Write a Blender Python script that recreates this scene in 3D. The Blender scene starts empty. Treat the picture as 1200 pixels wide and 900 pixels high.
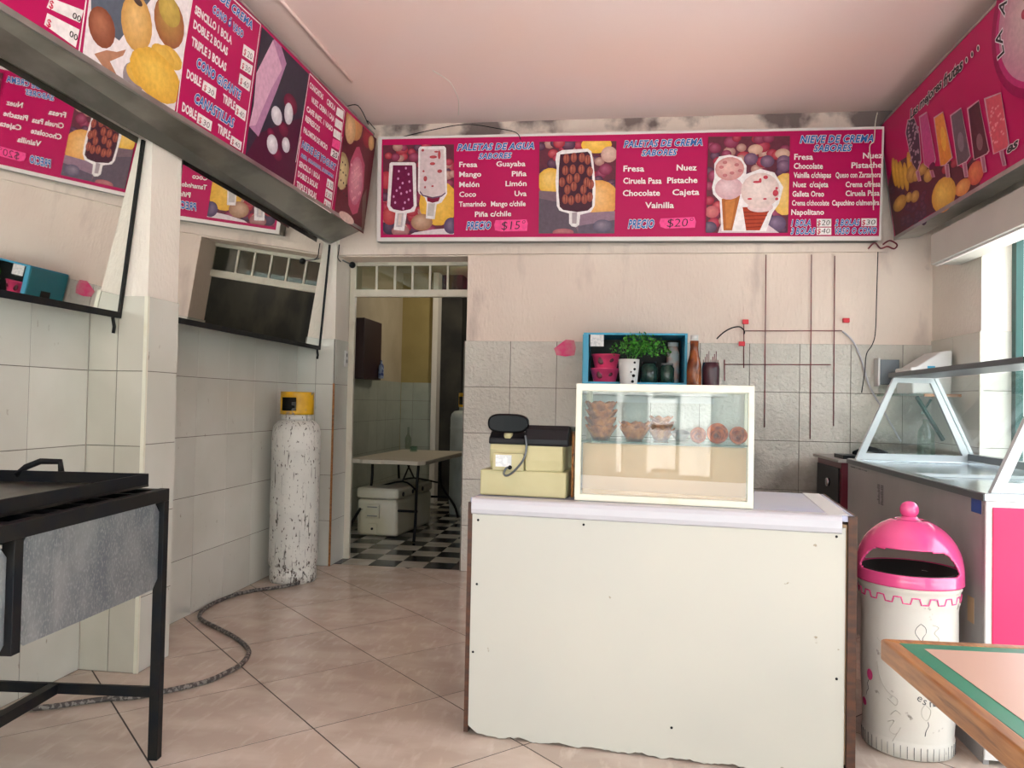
import bpy, bmesh, math, random
from mathutils import Vector, Matrix
R = math.radians
S = bpy.context.scene
COL = S.collection

# ------------------------------------------------------------ camera
cam_data = bpy.data.cameras.new('camera')
cam = bpy.data.objects.new('camera', cam_data); COL.objects.link(cam)
cam_data.sensor_width = 36; cam_data.lens = 912 / 1200 * 36
cam_data.clip_start = .02; cam_data.clip_end = 200
def aim(yaw, pitch, roll, loc):
    cy, sy = math.cos(yaw), math.sin(yaw)
    f = Vector((sy * math.cos(pitch), cy * math.cos(pitch), math.sin(pitch)))
    r0 = Vector((cy, -sy, 0)); d0 = f.cross(r0)
    r = r0 * math.cos(roll) + d0 * math.sin(roll)
    d = -r0 * math.sin(roll) + d0 * math.cos(roll)
    m = Matrix(((r.x, -d.x, -f.x, 0), (r.y, -d.y, -f.y, 0), (r.z, -d.z, -f.z, 0), (0, 0, 0, 1)))
    return Matrix.Translation(loc) @ m
cam.matrix_world = aim(R(-7.7), R(1.325), R(-1.14), (0, 0, 1.33))
S.camera = cam

# ------------------------------------------------------------ world and light
w = bpy.data.worlds.new('world'); S.world = w; w.use_nodes = True
bg = w.node_tree.nodes['Background']
bg.inputs[0].default_value = (.88, .94, 1, 1); bg.inputs[1].default_value = 3.9
S.view_settings.view_transform = 'Standard'; S.view_settings.look = 'None'
S.view_settings.exposure = 0.65; S.view_settings.gamma = 1; S.view_settings.use_curve_mapping = False
sun_l = bpy.data.lights.new('sun', 'SUN'); sun_l.energy = 20; sun_l.angle = R(3); sun_l.color = (1, .95, .88)
sun = bpy.data.objects.new('sun', sun_l); COL.objects.link(sun)
sun.rotation_euler = (R(38), 0, R(200)); sun.location = (0, -6, 10)
def portal(name, loc, rot, sx, sy):
    l = bpy.data.lights.new(name, 'AREA'); l.shape = 'RECTANGLE'; l.size = sx; l.size_y = sy
    l.cycles.is_portal = True
    o = bpy.data.objects.new(name, l); COL.objects.link(o); o.location = loc; o.rotation_euler = rot
portal('daylight_front', (-.15, -1.75, 1.5), (R(90), 0, 0), 4.9, 3.1)
portal('daylight_right', (2.5, 2.9, 1.25), (R(90), 0, R(90)), 4.7, 2.5)
def lamp(name, loc, power, size, color=(1, .93, .8)):
    l = bpy.data.lights.new(name, 'POINT'); l.energy = power; l.shadow_soft_size = size; l.color = color
    o = bpy.data.objects.new(name, l); COL.objects.link(o); o.location = loc
lamp('back_room_fill_light', (-1.5, 9.1, 2.65), 15, .05)  # added fill light that brightens the back room, no fixture behind it

# ------------------------------------------------------------ materials
MATS = {}
def mat(name, col, rough=.5, metal=0, col2=None, nscale=4, amt=(.4, .6), stretch=(1, 1, 1), bump=0, bscale=60, spec=.5, coat=0, detail=4, bstretch=None, trans=0, rnd=0, emis=0, bdist=.01):
    if name in MATS: return MATS[name]
    m = bpy.data.materials.new(name); m.use_nodes = True; MATS[name] = m
    nt = m.node_tree; N = nt.nodes; L = nt.links; b = N['Principled BSDF']
    b.inputs['Base Color'].default_value = (*col, 1); b.inputs['Roughness'].default_value = rough
    b.inputs['Metallic'].default_value = metal; b.inputs['Specular IOR Level'].default_value = spec
    b.inputs['Coat Weight'].default_value = coat; b.inputs['Coat Roughness'].default_value = .05
    if trans: b.inputs['Transmission Weight'].default_value = trans
    if emis: b.inputs['Emission Color'].default_value = (*col, 1); b.inputs['Emission Strength'].default_value = emis
    geo = N.new('ShaderNodeNewGeometry')
    def noise(scale, st, det):
        mp = N.new('ShaderNodeMapping'); mp.inputs['Scale'].default_value = st
        L.new(geo.outputs['Position'], mp.inputs['Vector'])
        n = N.new('ShaderNodeTexNoise'); n.inputs['Scale'].default_value = scale; n.inputs['Detail'].default_value = det
        L.new(mp.outputs[0], n.inputs['Vector']); return n
    src = None
    if col2 is not None:
        n = noise(nscale, stretch, detail)
        r = N.new('ShaderNodeMapRange'); r.inputs['From Min'].default_value = amt[0]; r.inputs['From Max'].default_value = amt[1]
        L.new(n.outputs['Fac'], r.inputs['Value'])
        mx = N.new('ShaderNodeMix'); mx.data_type = 'RGBA'
        mx.inputs['A'].default_value = (*col, 1); mx.inputs['B'].default_value = (*col2, 1)
        L.new(r.outputs[0], mx.inputs['Factor']); src = mx.outputs['Result']
    if rnd:
        oi = N.new('ShaderNodeObjectInfo'); h = N.new('ShaderNodeHueSaturation')
        r = N.new('ShaderNodeMapRange'); r.inputs['To Min'].default_value = 1 - rnd; r.inputs['To Max'].default_value = 1 + rnd * .4
        L.new(oi.outputs['Random'], r.inputs['Value']); L.new(r.outputs[0], h.inputs['Value'])
        if src: L.new(src, h.inputs['Color'])
        else: h.inputs['Color'].default_value = (*col, 1)
        src = h.outputs['Color']
    if src: L.new(src, b.inputs['Base Color'])
    if bump:
        n = noise(bscale, bstretch or (1, 1, 1), 5)
        bp = N.new('ShaderNodeBump'); bp.inputs['Strength'].default_value = bump; bp.inputs['Distance'].default_value = bdist
        L.new(n.outputs['Fac'], bp.inputs['Height']); L.new(bp.outputs[0], b.inputs['Normal'])
    return m
def layer(m, col, nscale, amt, stretch=(1, 1, 1), zr=None, rough=None, detail=6, xr=None):
    """lays one more irregular colour (stain, chip, soot, painted shade) over a material; zr=(z0,z1) fades it in along height"""
    nt = m.node_tree; N = nt.nodes; L = nt.links; b = N['Principled BSDF']; inp = b.inputs['Base Color']
    geo = N.new('ShaderNodeNewGeometry'); mp = N.new('ShaderNodeMapping'); mp.inputs['Scale'].default_value = stretch
    mp.inputs['Location'].default_value = (3.1, 1.7, .4)
    L.new(geo.outputs['Position'], mp.inputs['Vector'])
    n = N.new('ShaderNodeTexNoise'); n.inputs['Scale'].default_value = nscale; n.inputs['Detail'].default_value = detail
    L.new(mp.outputs[0], n.inputs['Vector'])
    r = N.new('ShaderNodeMapRange'); r.inputs['From Min'].default_value = amt[0]; r.inputs['From Max'].default_value = amt[1]
    val = n.outputs['Fac']
    for rng, ax in ((zr, 'Z'), (xr, 'X')):
        if rng:
            sp = N.new('ShaderNodeSeparateXYZ'); L.new(geo.outputs['Position'], sp.inputs[0])
            zz = N.new('ShaderNodeMapRange'); zz.inputs['From Min'].default_value = rng[0]; zz.inputs['From Max'].default_value = rng[1]
            zz.inputs['To Min'].default_value = -.25; zz.inputs['To Max'].default_value = 0
            L.new(sp.outputs[ax], zz.inputs['Value'])
            ad = N.new('ShaderNodeMath'); ad.operation = 'ADD'; L.new(val, ad.inputs[0]); L.new(zz.outputs[0], ad.inputs[1]); val = ad.outputs[0]
    L.new(val, r.inputs['Value'])
    mx = N.new('ShaderNodeMix'); mx.data_type = 'RGBA'; mx.inputs['B'].default_value = (*col, 1)
    if inp.is_linked: L.new(inp.links[0].from_socket, mx.inputs['A'])
    else: mx.inputs['A'].default_value = inp.default_value
    L.new(r.outputs[0], mx.inputs['Factor']); L.new(mx.outputs['Result'], inp)
    return m
def glass_mat(name, tint, refl=.045):
    m = bpy.data.materials.new(name); m.use_nodes = True; MATS[name] = m
    nt = m.node_tree; N = nt.nodes; L = nt.links; N.remove(N['Principled BSDF'])
    t = N.new('ShaderNodeBsdfTransparent'); t.inputs[0].default_value = (*tint, 1)
    g = N.new('ShaderNodeBsdfGlossy'); g.inputs['Roughness'].default_value = .01
    lw = N.new('ShaderNodeLayerWeight'); lw.inputs[0].default_value = .5
    pw = N.new('ShaderNodeMath'); pw.operation = 'POWER'; pw.inputs[1].default_value = 4.5; L.new(lw.outputs['Facing'], pw.inputs[0])
    f = N.new('ShaderNodeMath'); f.operation = 'MULTIPLY_ADD'; f.inputs[1].default_value = .9; f.inputs[2].default_value = refl; L.new(pw.outputs[0], f.inputs[0])
    mx = N.new('ShaderNodeMixShader'); L.new(f.outputs[0], mx.inputs[0]); L.new(t.outputs[0], mx.inputs[1]); L.new(g.outputs[0], mx.inputs[2])
    L.new(mx.outputs[0], N['Material Output'].inputs[0]); return m
def print_mat(name, rough=.35, nz=.11):
    m = bpy.data.materials.new(name); m.use_nodes = True; MATS[name] = m
    nt = m.node_tree; N = nt.nodes; L = nt.links; b = N['Principled BSDF']; b.inputs['Roughness'].default_value = rough; b.inputs['Specular IOR Level'].default_value = .22
    a = N.new('ShaderNodeAttribute'); a.attribute_name = 'Col'
    geo = N.new('ShaderNodeNewGeometry'); n = N.new('ShaderNodeTexNoise'); n.inputs['Scale'].default_value = 38; n.inputs['Detail'].default_value = 6
    L.new(geo.outputs['Position'], n.inputs['Vector'])
    r = N.new('ShaderNodeMapRange'); r.inputs['From Min'].default_value = .3; r.inputs['From Max'].default_value = .7
    r.inputs['To Min'].default_value = 1 - nz; r.inputs['To Max'].default_value = 1 + nz
    L.new(n.outputs['Fac'], r.inputs['Value'])
    h = N.new('ShaderNodeHueSaturation'); L.new(a.outputs['Color'], h.inputs['Color']); L.new(r.outputs[0], h.inputs['Value'])
    L.new(h.outputs['Color'], b.inputs['Base Color']); return m

M_print = print_mat('printed_vinyl')
M_flat = print_mat('flat_print', .4, .0)
M_glass = glass_mat('clear_glass', (.95, .97, .96), .035)
M_gglass = glass_mat('green_edge_glass', (.72, .85, .8))
M_dglass = glass_mat('dusty_glass', (.72, .76, .7))
M_mirror = mat('mirror_silver', (.86, .87, .84), .015, 1)
M_magenta = mat('magenta_vinyl', (.47, .002, .095), .4, spec=.25)
M_wframe = mat('white_painted_steel', (.72, .68, .66), .35)
M_jamb = mat('cream_door_paint', (.60, .56, .46), .4, 0, (.50, .45, .36), 7, (.55, .7))
M_alu = mat('aluminium_sheet', (.42, .42, .40), .32, .8, (.3, .3, .28), 3, bump=.06, bscale=20)
M_casing = mat('galvanised_casing', (.35, .34, .31), .3, .85, (.22, .22, .2), 2.5, stretch=(1, 1, 3))
M_plaster = mat('pink_cream_plaster', (.80, .69, .60), .85, 0, (.74, .62, .54), 1.3, (.35, .65), bump=.5, bscale=26, bstretch=(2, 2, .8))
M_plaster_l = mat('cream_plaster', (.82, .76, .68), .85, 0, (.74, .68, .60), 1.5, (.35, .65), bump=.5, bscale=30, bstretch=(2, 2, 1))
M_ceil = mat('pale_pink_ceiling', (.95, .69, .61), .8, 0, (.90, .72, .69), .55, (.35, .65), bump=.06, bscale=5)  # pale pink base with broad random tone changes
M_grout = mat('dark_grout', (.05, .04, .035), .9)
M_wgrout = mat('wall_grout', (.13, .115, .095), .9)
M_floor = mat('beige_marbled_tile', (.52, .42, .35), .16, 0, (.60, .505, .43), 3.2, (.42, .62), stretch=(1, 1.8, 1), spec=.5, rnd=.1, detail=8)
layer(M_floor, (.66, .57, .50), 13, (.54, .86), (2.2, .6, 1), detail=10)
M_wtile = mat('white_glazed_tile', (.66, .66, .60), .22, 0, (.60, .595, .53), 1.6, (.4, .6), rnd=.07, bump=.02, bscale=8)
layer(M_wtile, (.3, .26, .2), 25, (.70, .78), (1, 1, .5))
M_ptile = mat('cream_glazed_tile', (.60, .575, .49), .22, 0, (.53, .51, .43), 2, (.4, .6), rnd=.07)
layer(M_ptile, (.2, .17, .12), 14, (.62, .72), zr=(.35, -.1))
M_btile = mat('grey_relief_tile', (.64, .61, .545), .3, 0, (.56, .53, .47), 2, (.4, .6), bump=.8, bscale=42, rnd=.05, bdist=.014)
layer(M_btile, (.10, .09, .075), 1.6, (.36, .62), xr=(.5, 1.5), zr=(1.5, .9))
M_black = mat('black_enamel', (.004, .005, .008), .5, 0, (.010, .009, .008), 12, spec=.22)
M_blackp = mat('black_plastic', (.006, .006, .008), .38, spec=.22)
M_galv = mat('galvanised_sheet', (.46, .5, .52), .36, .75, (.30, .34, .38), 9, (.4, .6), stretch=(1, 1, .6), bump=.05, bscale=60)
layer(M_galv, (.20, .235, .28), 2.2, (.45, .8), (1, 1, 1))
layer(M_galv, (.60, .64, .66), 150, (.5, .8), (1, 1, .6), detail=3)
M_wpaint = mat('white_worn_paint', (.70, .69, .64), .42, 0, (.62, .61, .56), 6)
M_white = mat('white_plastic', (.66, .66, .65), .35)
M_cwhite = mat('cream_white_board', (.54, .52, .455), .42, 0, (.50, .49, .44), 1.2, (.35, .65))
layer(M_cwhite, (.3, .25, .18), 16, (.735, .76))
M_ctop = mat('lavender_white_vinyl', (.48, .50, .66), .25, 0, (.54, .54, .62), 2)
M_trim = mat('white_pvc_edge', (.52, .51, .55), .3)
M_brown = mat('brown_laminate_edge', (.085, .028, .010), .5, 0, (.045, .018, .010), 14, stretch=(1, 1, 3))
M_khaki = mat('khaki_plastic', (.50, .45, .25), .5, 0, (.46, .41, .22), 5)
M_cream = mat('cream_painted_metal', (.74, .72, .60), .4, 0, (.68, .65, .50), 9, (.55, .7))
M_kraft = mat('beige_card', (.56, .37, .22), .6, 0, (.50, .33, .19), 4)
M_wafer = mat('baked_wafer', (.42, .14, .035), .6, 0, (.20, .05, .012), 30, (.4, .6), bump=.5, bscale=110)
M_cone = mat('waffle_cone', (.50, .10, .012), .55, 0, (.22, .03, .006), 40, (.4, .6), bump=.4, bscale=120)
M_blue = mat('sky_blue_plastic', (.01, .30, .50), .3)
M_teal = mat('teal_painted_panel', (.01, .24, .32), .3)
M_pink = mat('pink_tub_plastic', (.78, .07, .20), .35, 0, (.65, .05, .15), 8)
M_bpink = mat('glossy_pink_fibreglass', (.78, .085, .27), .2, 0, (.72, .07, .24), 6, coat=.6)
M_hpink = mat('hot_pink_panel', (.82, .018, .12), .45)
M_binw = mat('white_painted_concrete', (.60, .565, .50), .6, 0, (.60, .57, .52), 4, bump=.2, bscale=18)
layer(M_binw, (.16, .13, .1), 22, (.66, .74))
M_steel = mat('stainless_steel', (.62, .65, .68), .2, 1, (.5, .53, .56), 3)
M_dsteel = mat('dark_grey_trim', (.10, .11, .12), .35, .4)
M_sidegrey = mat('grey_painted_side', (.36, .345, .345), .4, .15, (.28, .27, .27), 2.2, (.35, .65), stretch=(1, 1, .7))
M_walu = mat('white_aluminium', (.56, .60, .62), .25, .2)
M_wood = mat('varnished_wood', (.27, .10, .028), .35, 0, (.42, .185, .06), 10, (.35, .65), stretch=(7, .8, 7), coat=.3)
layer(M_wood, (.10, .03, .01), 5, (.6, .72), (9, .7, 9))
M_green = mat('green_laminate', (.02, .20, .115), .35)
M_salmon = mat('salmon_laminate', (.58, .365, .28), .3, 0, (.55, .34, .26), 3)
M_yellow = mat('yellow_worn_metal', (.72, .40, .01), .4, 0, (.55, .30, .01), 9)
layer(M_yellow, (.2, .2, .2), 14, (.6, .68))
M_cyl = mat('chipped_white_paint', (.66, .65, .60), .45, 0, (.60, .59, .55), 5)
layer(M_cyl, (.035, .02, .012), 60, (.61, .67), (1, 1, .5))
layer(M_cyl, (.10, .09, .08), 30, (.62, .66), (2, 2, .12))
layer(M_cyl, (.05, .03, .02), 45, (.52, .62), (1, 1, .6), zr=(.45, .05))
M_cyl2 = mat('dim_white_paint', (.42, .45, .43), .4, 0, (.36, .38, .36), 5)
M_checkb = mat('black_floor_tile', (.006, .007, .014), .2)
M_checkw = mat('white_floor_tile', (.46, .44, .38), .25, 0, (.38, .36, .30), 5)
M_brwall = mat('beige_back_room_paint', (.50, .42, .29), .8, 0, (.44, .36, .24), 2)
M_brwall2 = mat('ochre_back_room_paint', (.38, .29, .11), .8, 0, (.33, .25, .09), 2)
layer(M_plaster, (.20, .155, .145), 3, (.44, .56), (1, 1, 1), zr=(3.28, 3.46))  # gap shade above the sign, painted into the plaster, with some grime
layer(M_plaster, (.50, .40, .36), 2.6, (.58, .78), (1.6, 1, .55))
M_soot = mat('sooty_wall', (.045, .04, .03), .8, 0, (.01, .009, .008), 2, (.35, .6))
M_brtile = mat('greenish_back_room_tile', (.42, .44, .36), .3, 0, (.36, .38, .31), 3, rnd=.06)
M_leaf = mat('leaf_green', (.08, .36, .03), .5, 0, (.02, .12, .02), 30, (.4, .6), rnd=0)
M_cable = mat('grey_braided_hose', (.06, .05, .045), .6, 0, (.22, .2, .18), 60, (.5, .56))
M_redw = mat('dark_red_conduit', (.22, .01, .02), .5, 0, (.12, .02, .03), 12)
M_red = mat('bright_red_plastic', (.65, .01, .03), .4)
M_bottle = mat('brown_glass', (.28, .07, .015), .12, 0, (.12, .03, .01), 12)
M_jar = mat('dark_green_glass', (.015, .035, .03), .1, 0, (.03, .07, .05), 30)
M_grey = mat('grey_plastic', (.18, .18, .18), .4)
M_maroon = mat('maroon_lacquer', (.10, .005, .015), .35)
M_label = mat('white_paper', (.78, .78, .78), .7, 0, (.62, .64, .66), 60, (.5, .56))
M_smudge = mat('dark_ink_smudge', (.05, .05, .06), .6)
M_street = mat('street_concrete', (.62, .60, .57), .9, 0, (.55, .54, .52), 2)
M_facade = mat('grey_street_facade', (.20, .24, .24), .7)
M_fwhite = mat('white_street_paint', (.72, .72, .70), .7)
M_asphalt = mat('asphalt', (.12, .12, .12), .9)
M_wpost = mat('green_painted_post', (.01, .07, .06), .35)
M_tube = mat('white_lamp_tube', (.85, .84, .8), .3)
M_shutter = mat('pale_grey_steel_box', (.56, .55, .50), .45, 0, (.52, .51, .47), 2)
M_inner_dark = mat('dark_lining_and_shade', (.012, .014, .012), .6)  # dark linings, and the imitated shade inside the valve guards

# ------------------------------------------------------------ helpers
def put(o, label=None, cat=None, group=None, kind=None):
    if label: o['label'] = label
    if cat: o['category'] = cat
    if group: o['group'] = group
    if kind: o['kind'] = kind
    return o
def thing(name, label, cat, loc=(0, 0, 0), rotz=0, group=None):
    o = bpy.data.objects.new(name, None); COL.objects.link(o); o.empty_display_size = .1
    o.location = loc; o.rotation_euler = (0, 0, rotz); return put(o, label, cat, group)
def link(me, name, parent=None, loc=None):
    o = bpy.data.objects.new(name, me); COL.objects.link(o)
    if parent: o.parent = parent
    if loc is not None: o.location = loc
    return o
def smooth_path(pts, sub=6):
    P = [Vector(p) for p in pts]
    if len(P) < 3: return P
    out = []
    for i in range(len(P) - 1):
        p0 = P[max(i - 1, 0)]; p1 = P[i]; p2 = P[i + 1]; p3 = P[min(i + 2, len(P) - 1)]
        for k in range(sub):
            t = k / sub
            out.append(.5 * ((2 * p1) + (p2 - p0) * t + (2 * p0 - 5 * p1 + 4 * p2 - p3) * t * t + (3 * p1 - p0 - 3 * p2 + p3) * t ** 3))
    out.append(P[-1]); return out
class MB:
    def __init__(s): s.v = []; s.f = []; s.sm = []; s.mi = []; s.cur = 0
    def add(s, vs, fs, smooth=False):
        n = len(s.v); s.v += [tuple(v) for v in vs]
        for f in fs: s.f.append([i + n for i in f]); s.sm.append(smooth); s.mi.append(s.cur)
        return s
    def m(s, i): s.cur = i; return s
    def box(s, x0, x1, y0, y1, z0, z1):
        if x0 > x1: x0, x1 = x1, x0
        if y0 > y1: y0, y1 = y1, y0
        if z0 > z1: z0, z1 = z1, z0
        return s.add([(x0, y0, z0), (x1, y0, z0), (x1, y1, z0), (x0, y1, z0), (x0, y0, z1), (x1, y0, z1), (x1, y1, z1), (x0, y1, z1)],
                     [(0, 3, 2, 1), (4, 5, 6, 7), (0, 1, 5, 4), (1, 2, 6, 5), (2, 3, 7, 6), (3, 0, 4, 7)])
    def bar(s, a, b, w, h=None, up=(0, 0, 1)):
        a = Vector(a); b = Vector(b); d = (b - a).normalized(); u = Vector(up)
        if abs(d.dot(u)) > .95: u = Vector((0, 1, 0))
        r = d.cross(u).normalized(); u = r.cross(d); h = h or w
        c = [(-w / 2, -h / 2), (w / 2, -h / 2), (w / 2, h / 2), (-w / 2, h / 2)]
        return s.add([a + r * x + u * y for x, y in c] + [b + r * x + u * y for x, y in c],
                     [(0, 1, 2, 3), (7, 6, 5, 4), (0, 4, 5, 1), (1, 5, 6, 2), (2, 6, 7, 3), (3, 7, 4, 0)])
    def prism(s, poly, fn, d0, d1):
        """poly in 2D, fn(a,b,d)->3D, closed prism between depths"""
        n = len(poly); vs = [fn(a, b, d0) for a, b in poly] + [fn(a, b, d1) for a, b in poly]
        return s.add(vs, [list(range(n))[::-1], list(range(n, 2 * n))] + [(i, (i + 1) % n, n + (i + 1) % n, n + i) for i in range(n)])
    def tube(s, pts, r, n=8, sub=0, closed=False):
        P = smooth_path(pts, sub) if sub else [Vector(p) for p in pts]
        rings = []; prev = None
        for i, p in enumerate(P):
            d = (P[min(i + 1, len(P) - 1)] - P[max(i - 1, 0)])
            d = d.normalized() if d.length > 1e-9 else Vector((0, 0, 1))
            u = prev if prev else (Vector((0, 0, 1)) if abs(d.z) < .9 else Vector((1, 0, 0)))
            x = d.cross(u); x = x.normalized() if x.length > 1e-6 else Vector((1, 0, 0)); u = x.cross(d).normalized(); prev = u
            rr = r[i] if isinstance(r, (list, tuple)) else r
            rings.append([p + (x * math.cos(2 * math.pi * k / n) + u * math.sin(2 * math.pi * k / n)) * rr for k in range(n)])
        vs = [v for q in rings for v in q]; fs = []
        for i in range(len(rings) - 1):
            for k in range(n): fs.append((i * n + k, i * n + (k + 1) % n, (i + 1) * n + (k + 1) % n, (i + 1) * n + k))
        s.add(vs, fs, True); m = len(s.v) - len(vs)
        s.f.append([m + k for k in range(n)][::-1]); s.sm.append(False); s.mi.append(s.cur)
        s.f.append([m + (len(rings) - 1) * n + k for k in range(n)]); s.sm.append(False); s.mi.append(s.cur)
        return s
    def lathe(s, prof, c=(0, 0, 0), n=40, wob=None, skip=None, cap=True):
        vs = []; fs = []
        for j, (r, z) in enumerate(prof):
            for k in range(n):
                a = 2 * math.pi * k / n; rr = r; zz = z
                if wob: rr, zz = wob(a, r, z, j)
                vs.append((c[0] + rr * math.cos(a), c[1] + rr * math.sin(a), c[2] + zz))
        for j in range(len(prof) - 1):
            for k in range(n):
                if skip and skip(2 * math.pi * (k + .5) / n, (prof[j][1] + prof[j + 1][1]) / 2): continue
                fs.append((j * n + k, j * n + (k + 1) % n, (j + 1) * n + (k + 1) % n, (j + 1) * n + k))
        s.add(vs, fs, True)
        b = len(s.v) - len(vs)
        for j, rev in ((0, True), (len(prof) - 1, False)):
            if prof[j][0] > 1e-4 and not skip and cap:
                f = [b + j * n + k for k in range(n)]; s.f.append(f[::-1] if rev else f); s.sm.append(False); s.mi.append(s.cur)
        return s
    def ball(s, c, r, n=20, sq=(1, 1, 1)):
        prof = [(max(r * math.sin(math.pi * i / 12), 1e-5), -r * math.cos(math.pi * i / 12)) for i in range(13)]
        b = len(s.v); s.lathe([(a, z) for a, z in prof], (0, 0, 0), n)
        for i in range(b, len(s.v)):
            v = s.v[i]; s.v[i] = (c[0] + v[0] * sq[0], c[1] + v[1] * sq[1], c[2] + v[2] * sq[2])
        return s
    def mesh(s, name, mats):
        me = bpy.data.meshes.new(name); me.from_pydata(s.v, [], s.f)
        me.polygons.foreach_set('use_smooth', s.sm); me.polygons.foreach_set('material_index', s.mi)
        for m in (mats if isinstance(mats, (list, tuple)) else [mats]): me.materials.append(m)
        me.validate()
        bm = bmesh.new(); bm.from_mesh(me); bmesh.ops.recalc_face_normals(bm, faces=bm.faces); bm.to_mesh(me); bm.free()
        me.update(); return me
    def build(s, name, mats, parent=None, label=None, bevel=0, seg=2, kind=None, solid=0):
        o = link(s.mesh(name, mats), name, parent)
        if solid:
            md = o.modifiers.new('thickness', 'SOLIDIFY'); md.thickness = solid; md.offset = -1
        if bevel:
            md = o.modifiers.new('edge', 'BEVEL'); md.width = bevel; md.segments = seg; md.limit_method = 'ANGLE'; md.angle_limit = R(40)
            md.harden_normals = False
        return put(o, label, None, None, kind)
def bx(*a): return MB().box(*a)

# polygon clipping against a convex polygon (counter-clockwise)
def clip_poly(poly, conv):
    out = list(poly); n = len(conv)
    for i in range(n):
        ax, ay = conv[i]; bx_, by = conv[(i + 1) % n]; inp = out; out = []
        if not inp: return []
        sd = lambda p: (bx_ - ax) * (p[1] - ay) - (by - ay) * (p[0] - ax)
        for j in range(len(inp)):
            p = inp[j]; q = inp[(j + 1) % len(inp)]; a = sd(p); b = sd(q)
            if a >= 0: out.append(p)
            if (a >= 0) != (b >= 0):
                t = a / (a - b); out.append((p[0] + (q[0] - p[0]) * t, p[1] + (q[1] - p[1]) * t))
    return out
def ccw(p): return p if sum(p[i][0] * p[(i + 1) % len(p)][1] - p[(i + 1) % len(p)][0] * p[i][1] for i in range(len(p))) > 0 else p[::-1]

# lettering: flat polygons of Blender's own font, fitted to a box
GL = {}
def glyphs(t, off=0, shear=0, spacing=1):
    k = (t, off, shear, spacing)
    if k in GL: return GL[k]
    c = bpy.data.curves.new('t', 'FONT'); c.body = t; c.size = 1; c.offset = off; c.shear = shear; c.resolution_u = 2; c.space_character = spacing
    c.fill_mode = 'FRONT'
    o = bpy.data.objects.new('t', c); COL.objects.link(o)
    dg = bpy.context.evaluated_depsgraph_get(); me = bpy.data.meshes.new_from_object(o.evaluated_get(dg))
    vs = [(v.co.x, v.co.y) for v in me.vertices]; fs = [list(p.vertices) for p in me.polygons]
    bpy.data.objects.remove(o); bpy.data.curves.remove(c); bpy.data.meshes.remove(me)
    GL[k] = (vs, fs); return GL[k]
CAP = .70
INKS = {'w': (.86, .78, .78), 'w2': (.84, .74, .77), 'ink': (.03, .02, .03), 'red': (.55, .01, .06), 'blk': (.02, .02, .02), 'blue': (.02, .13, .42), 'halo': (.80, .78, .82)}
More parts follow.
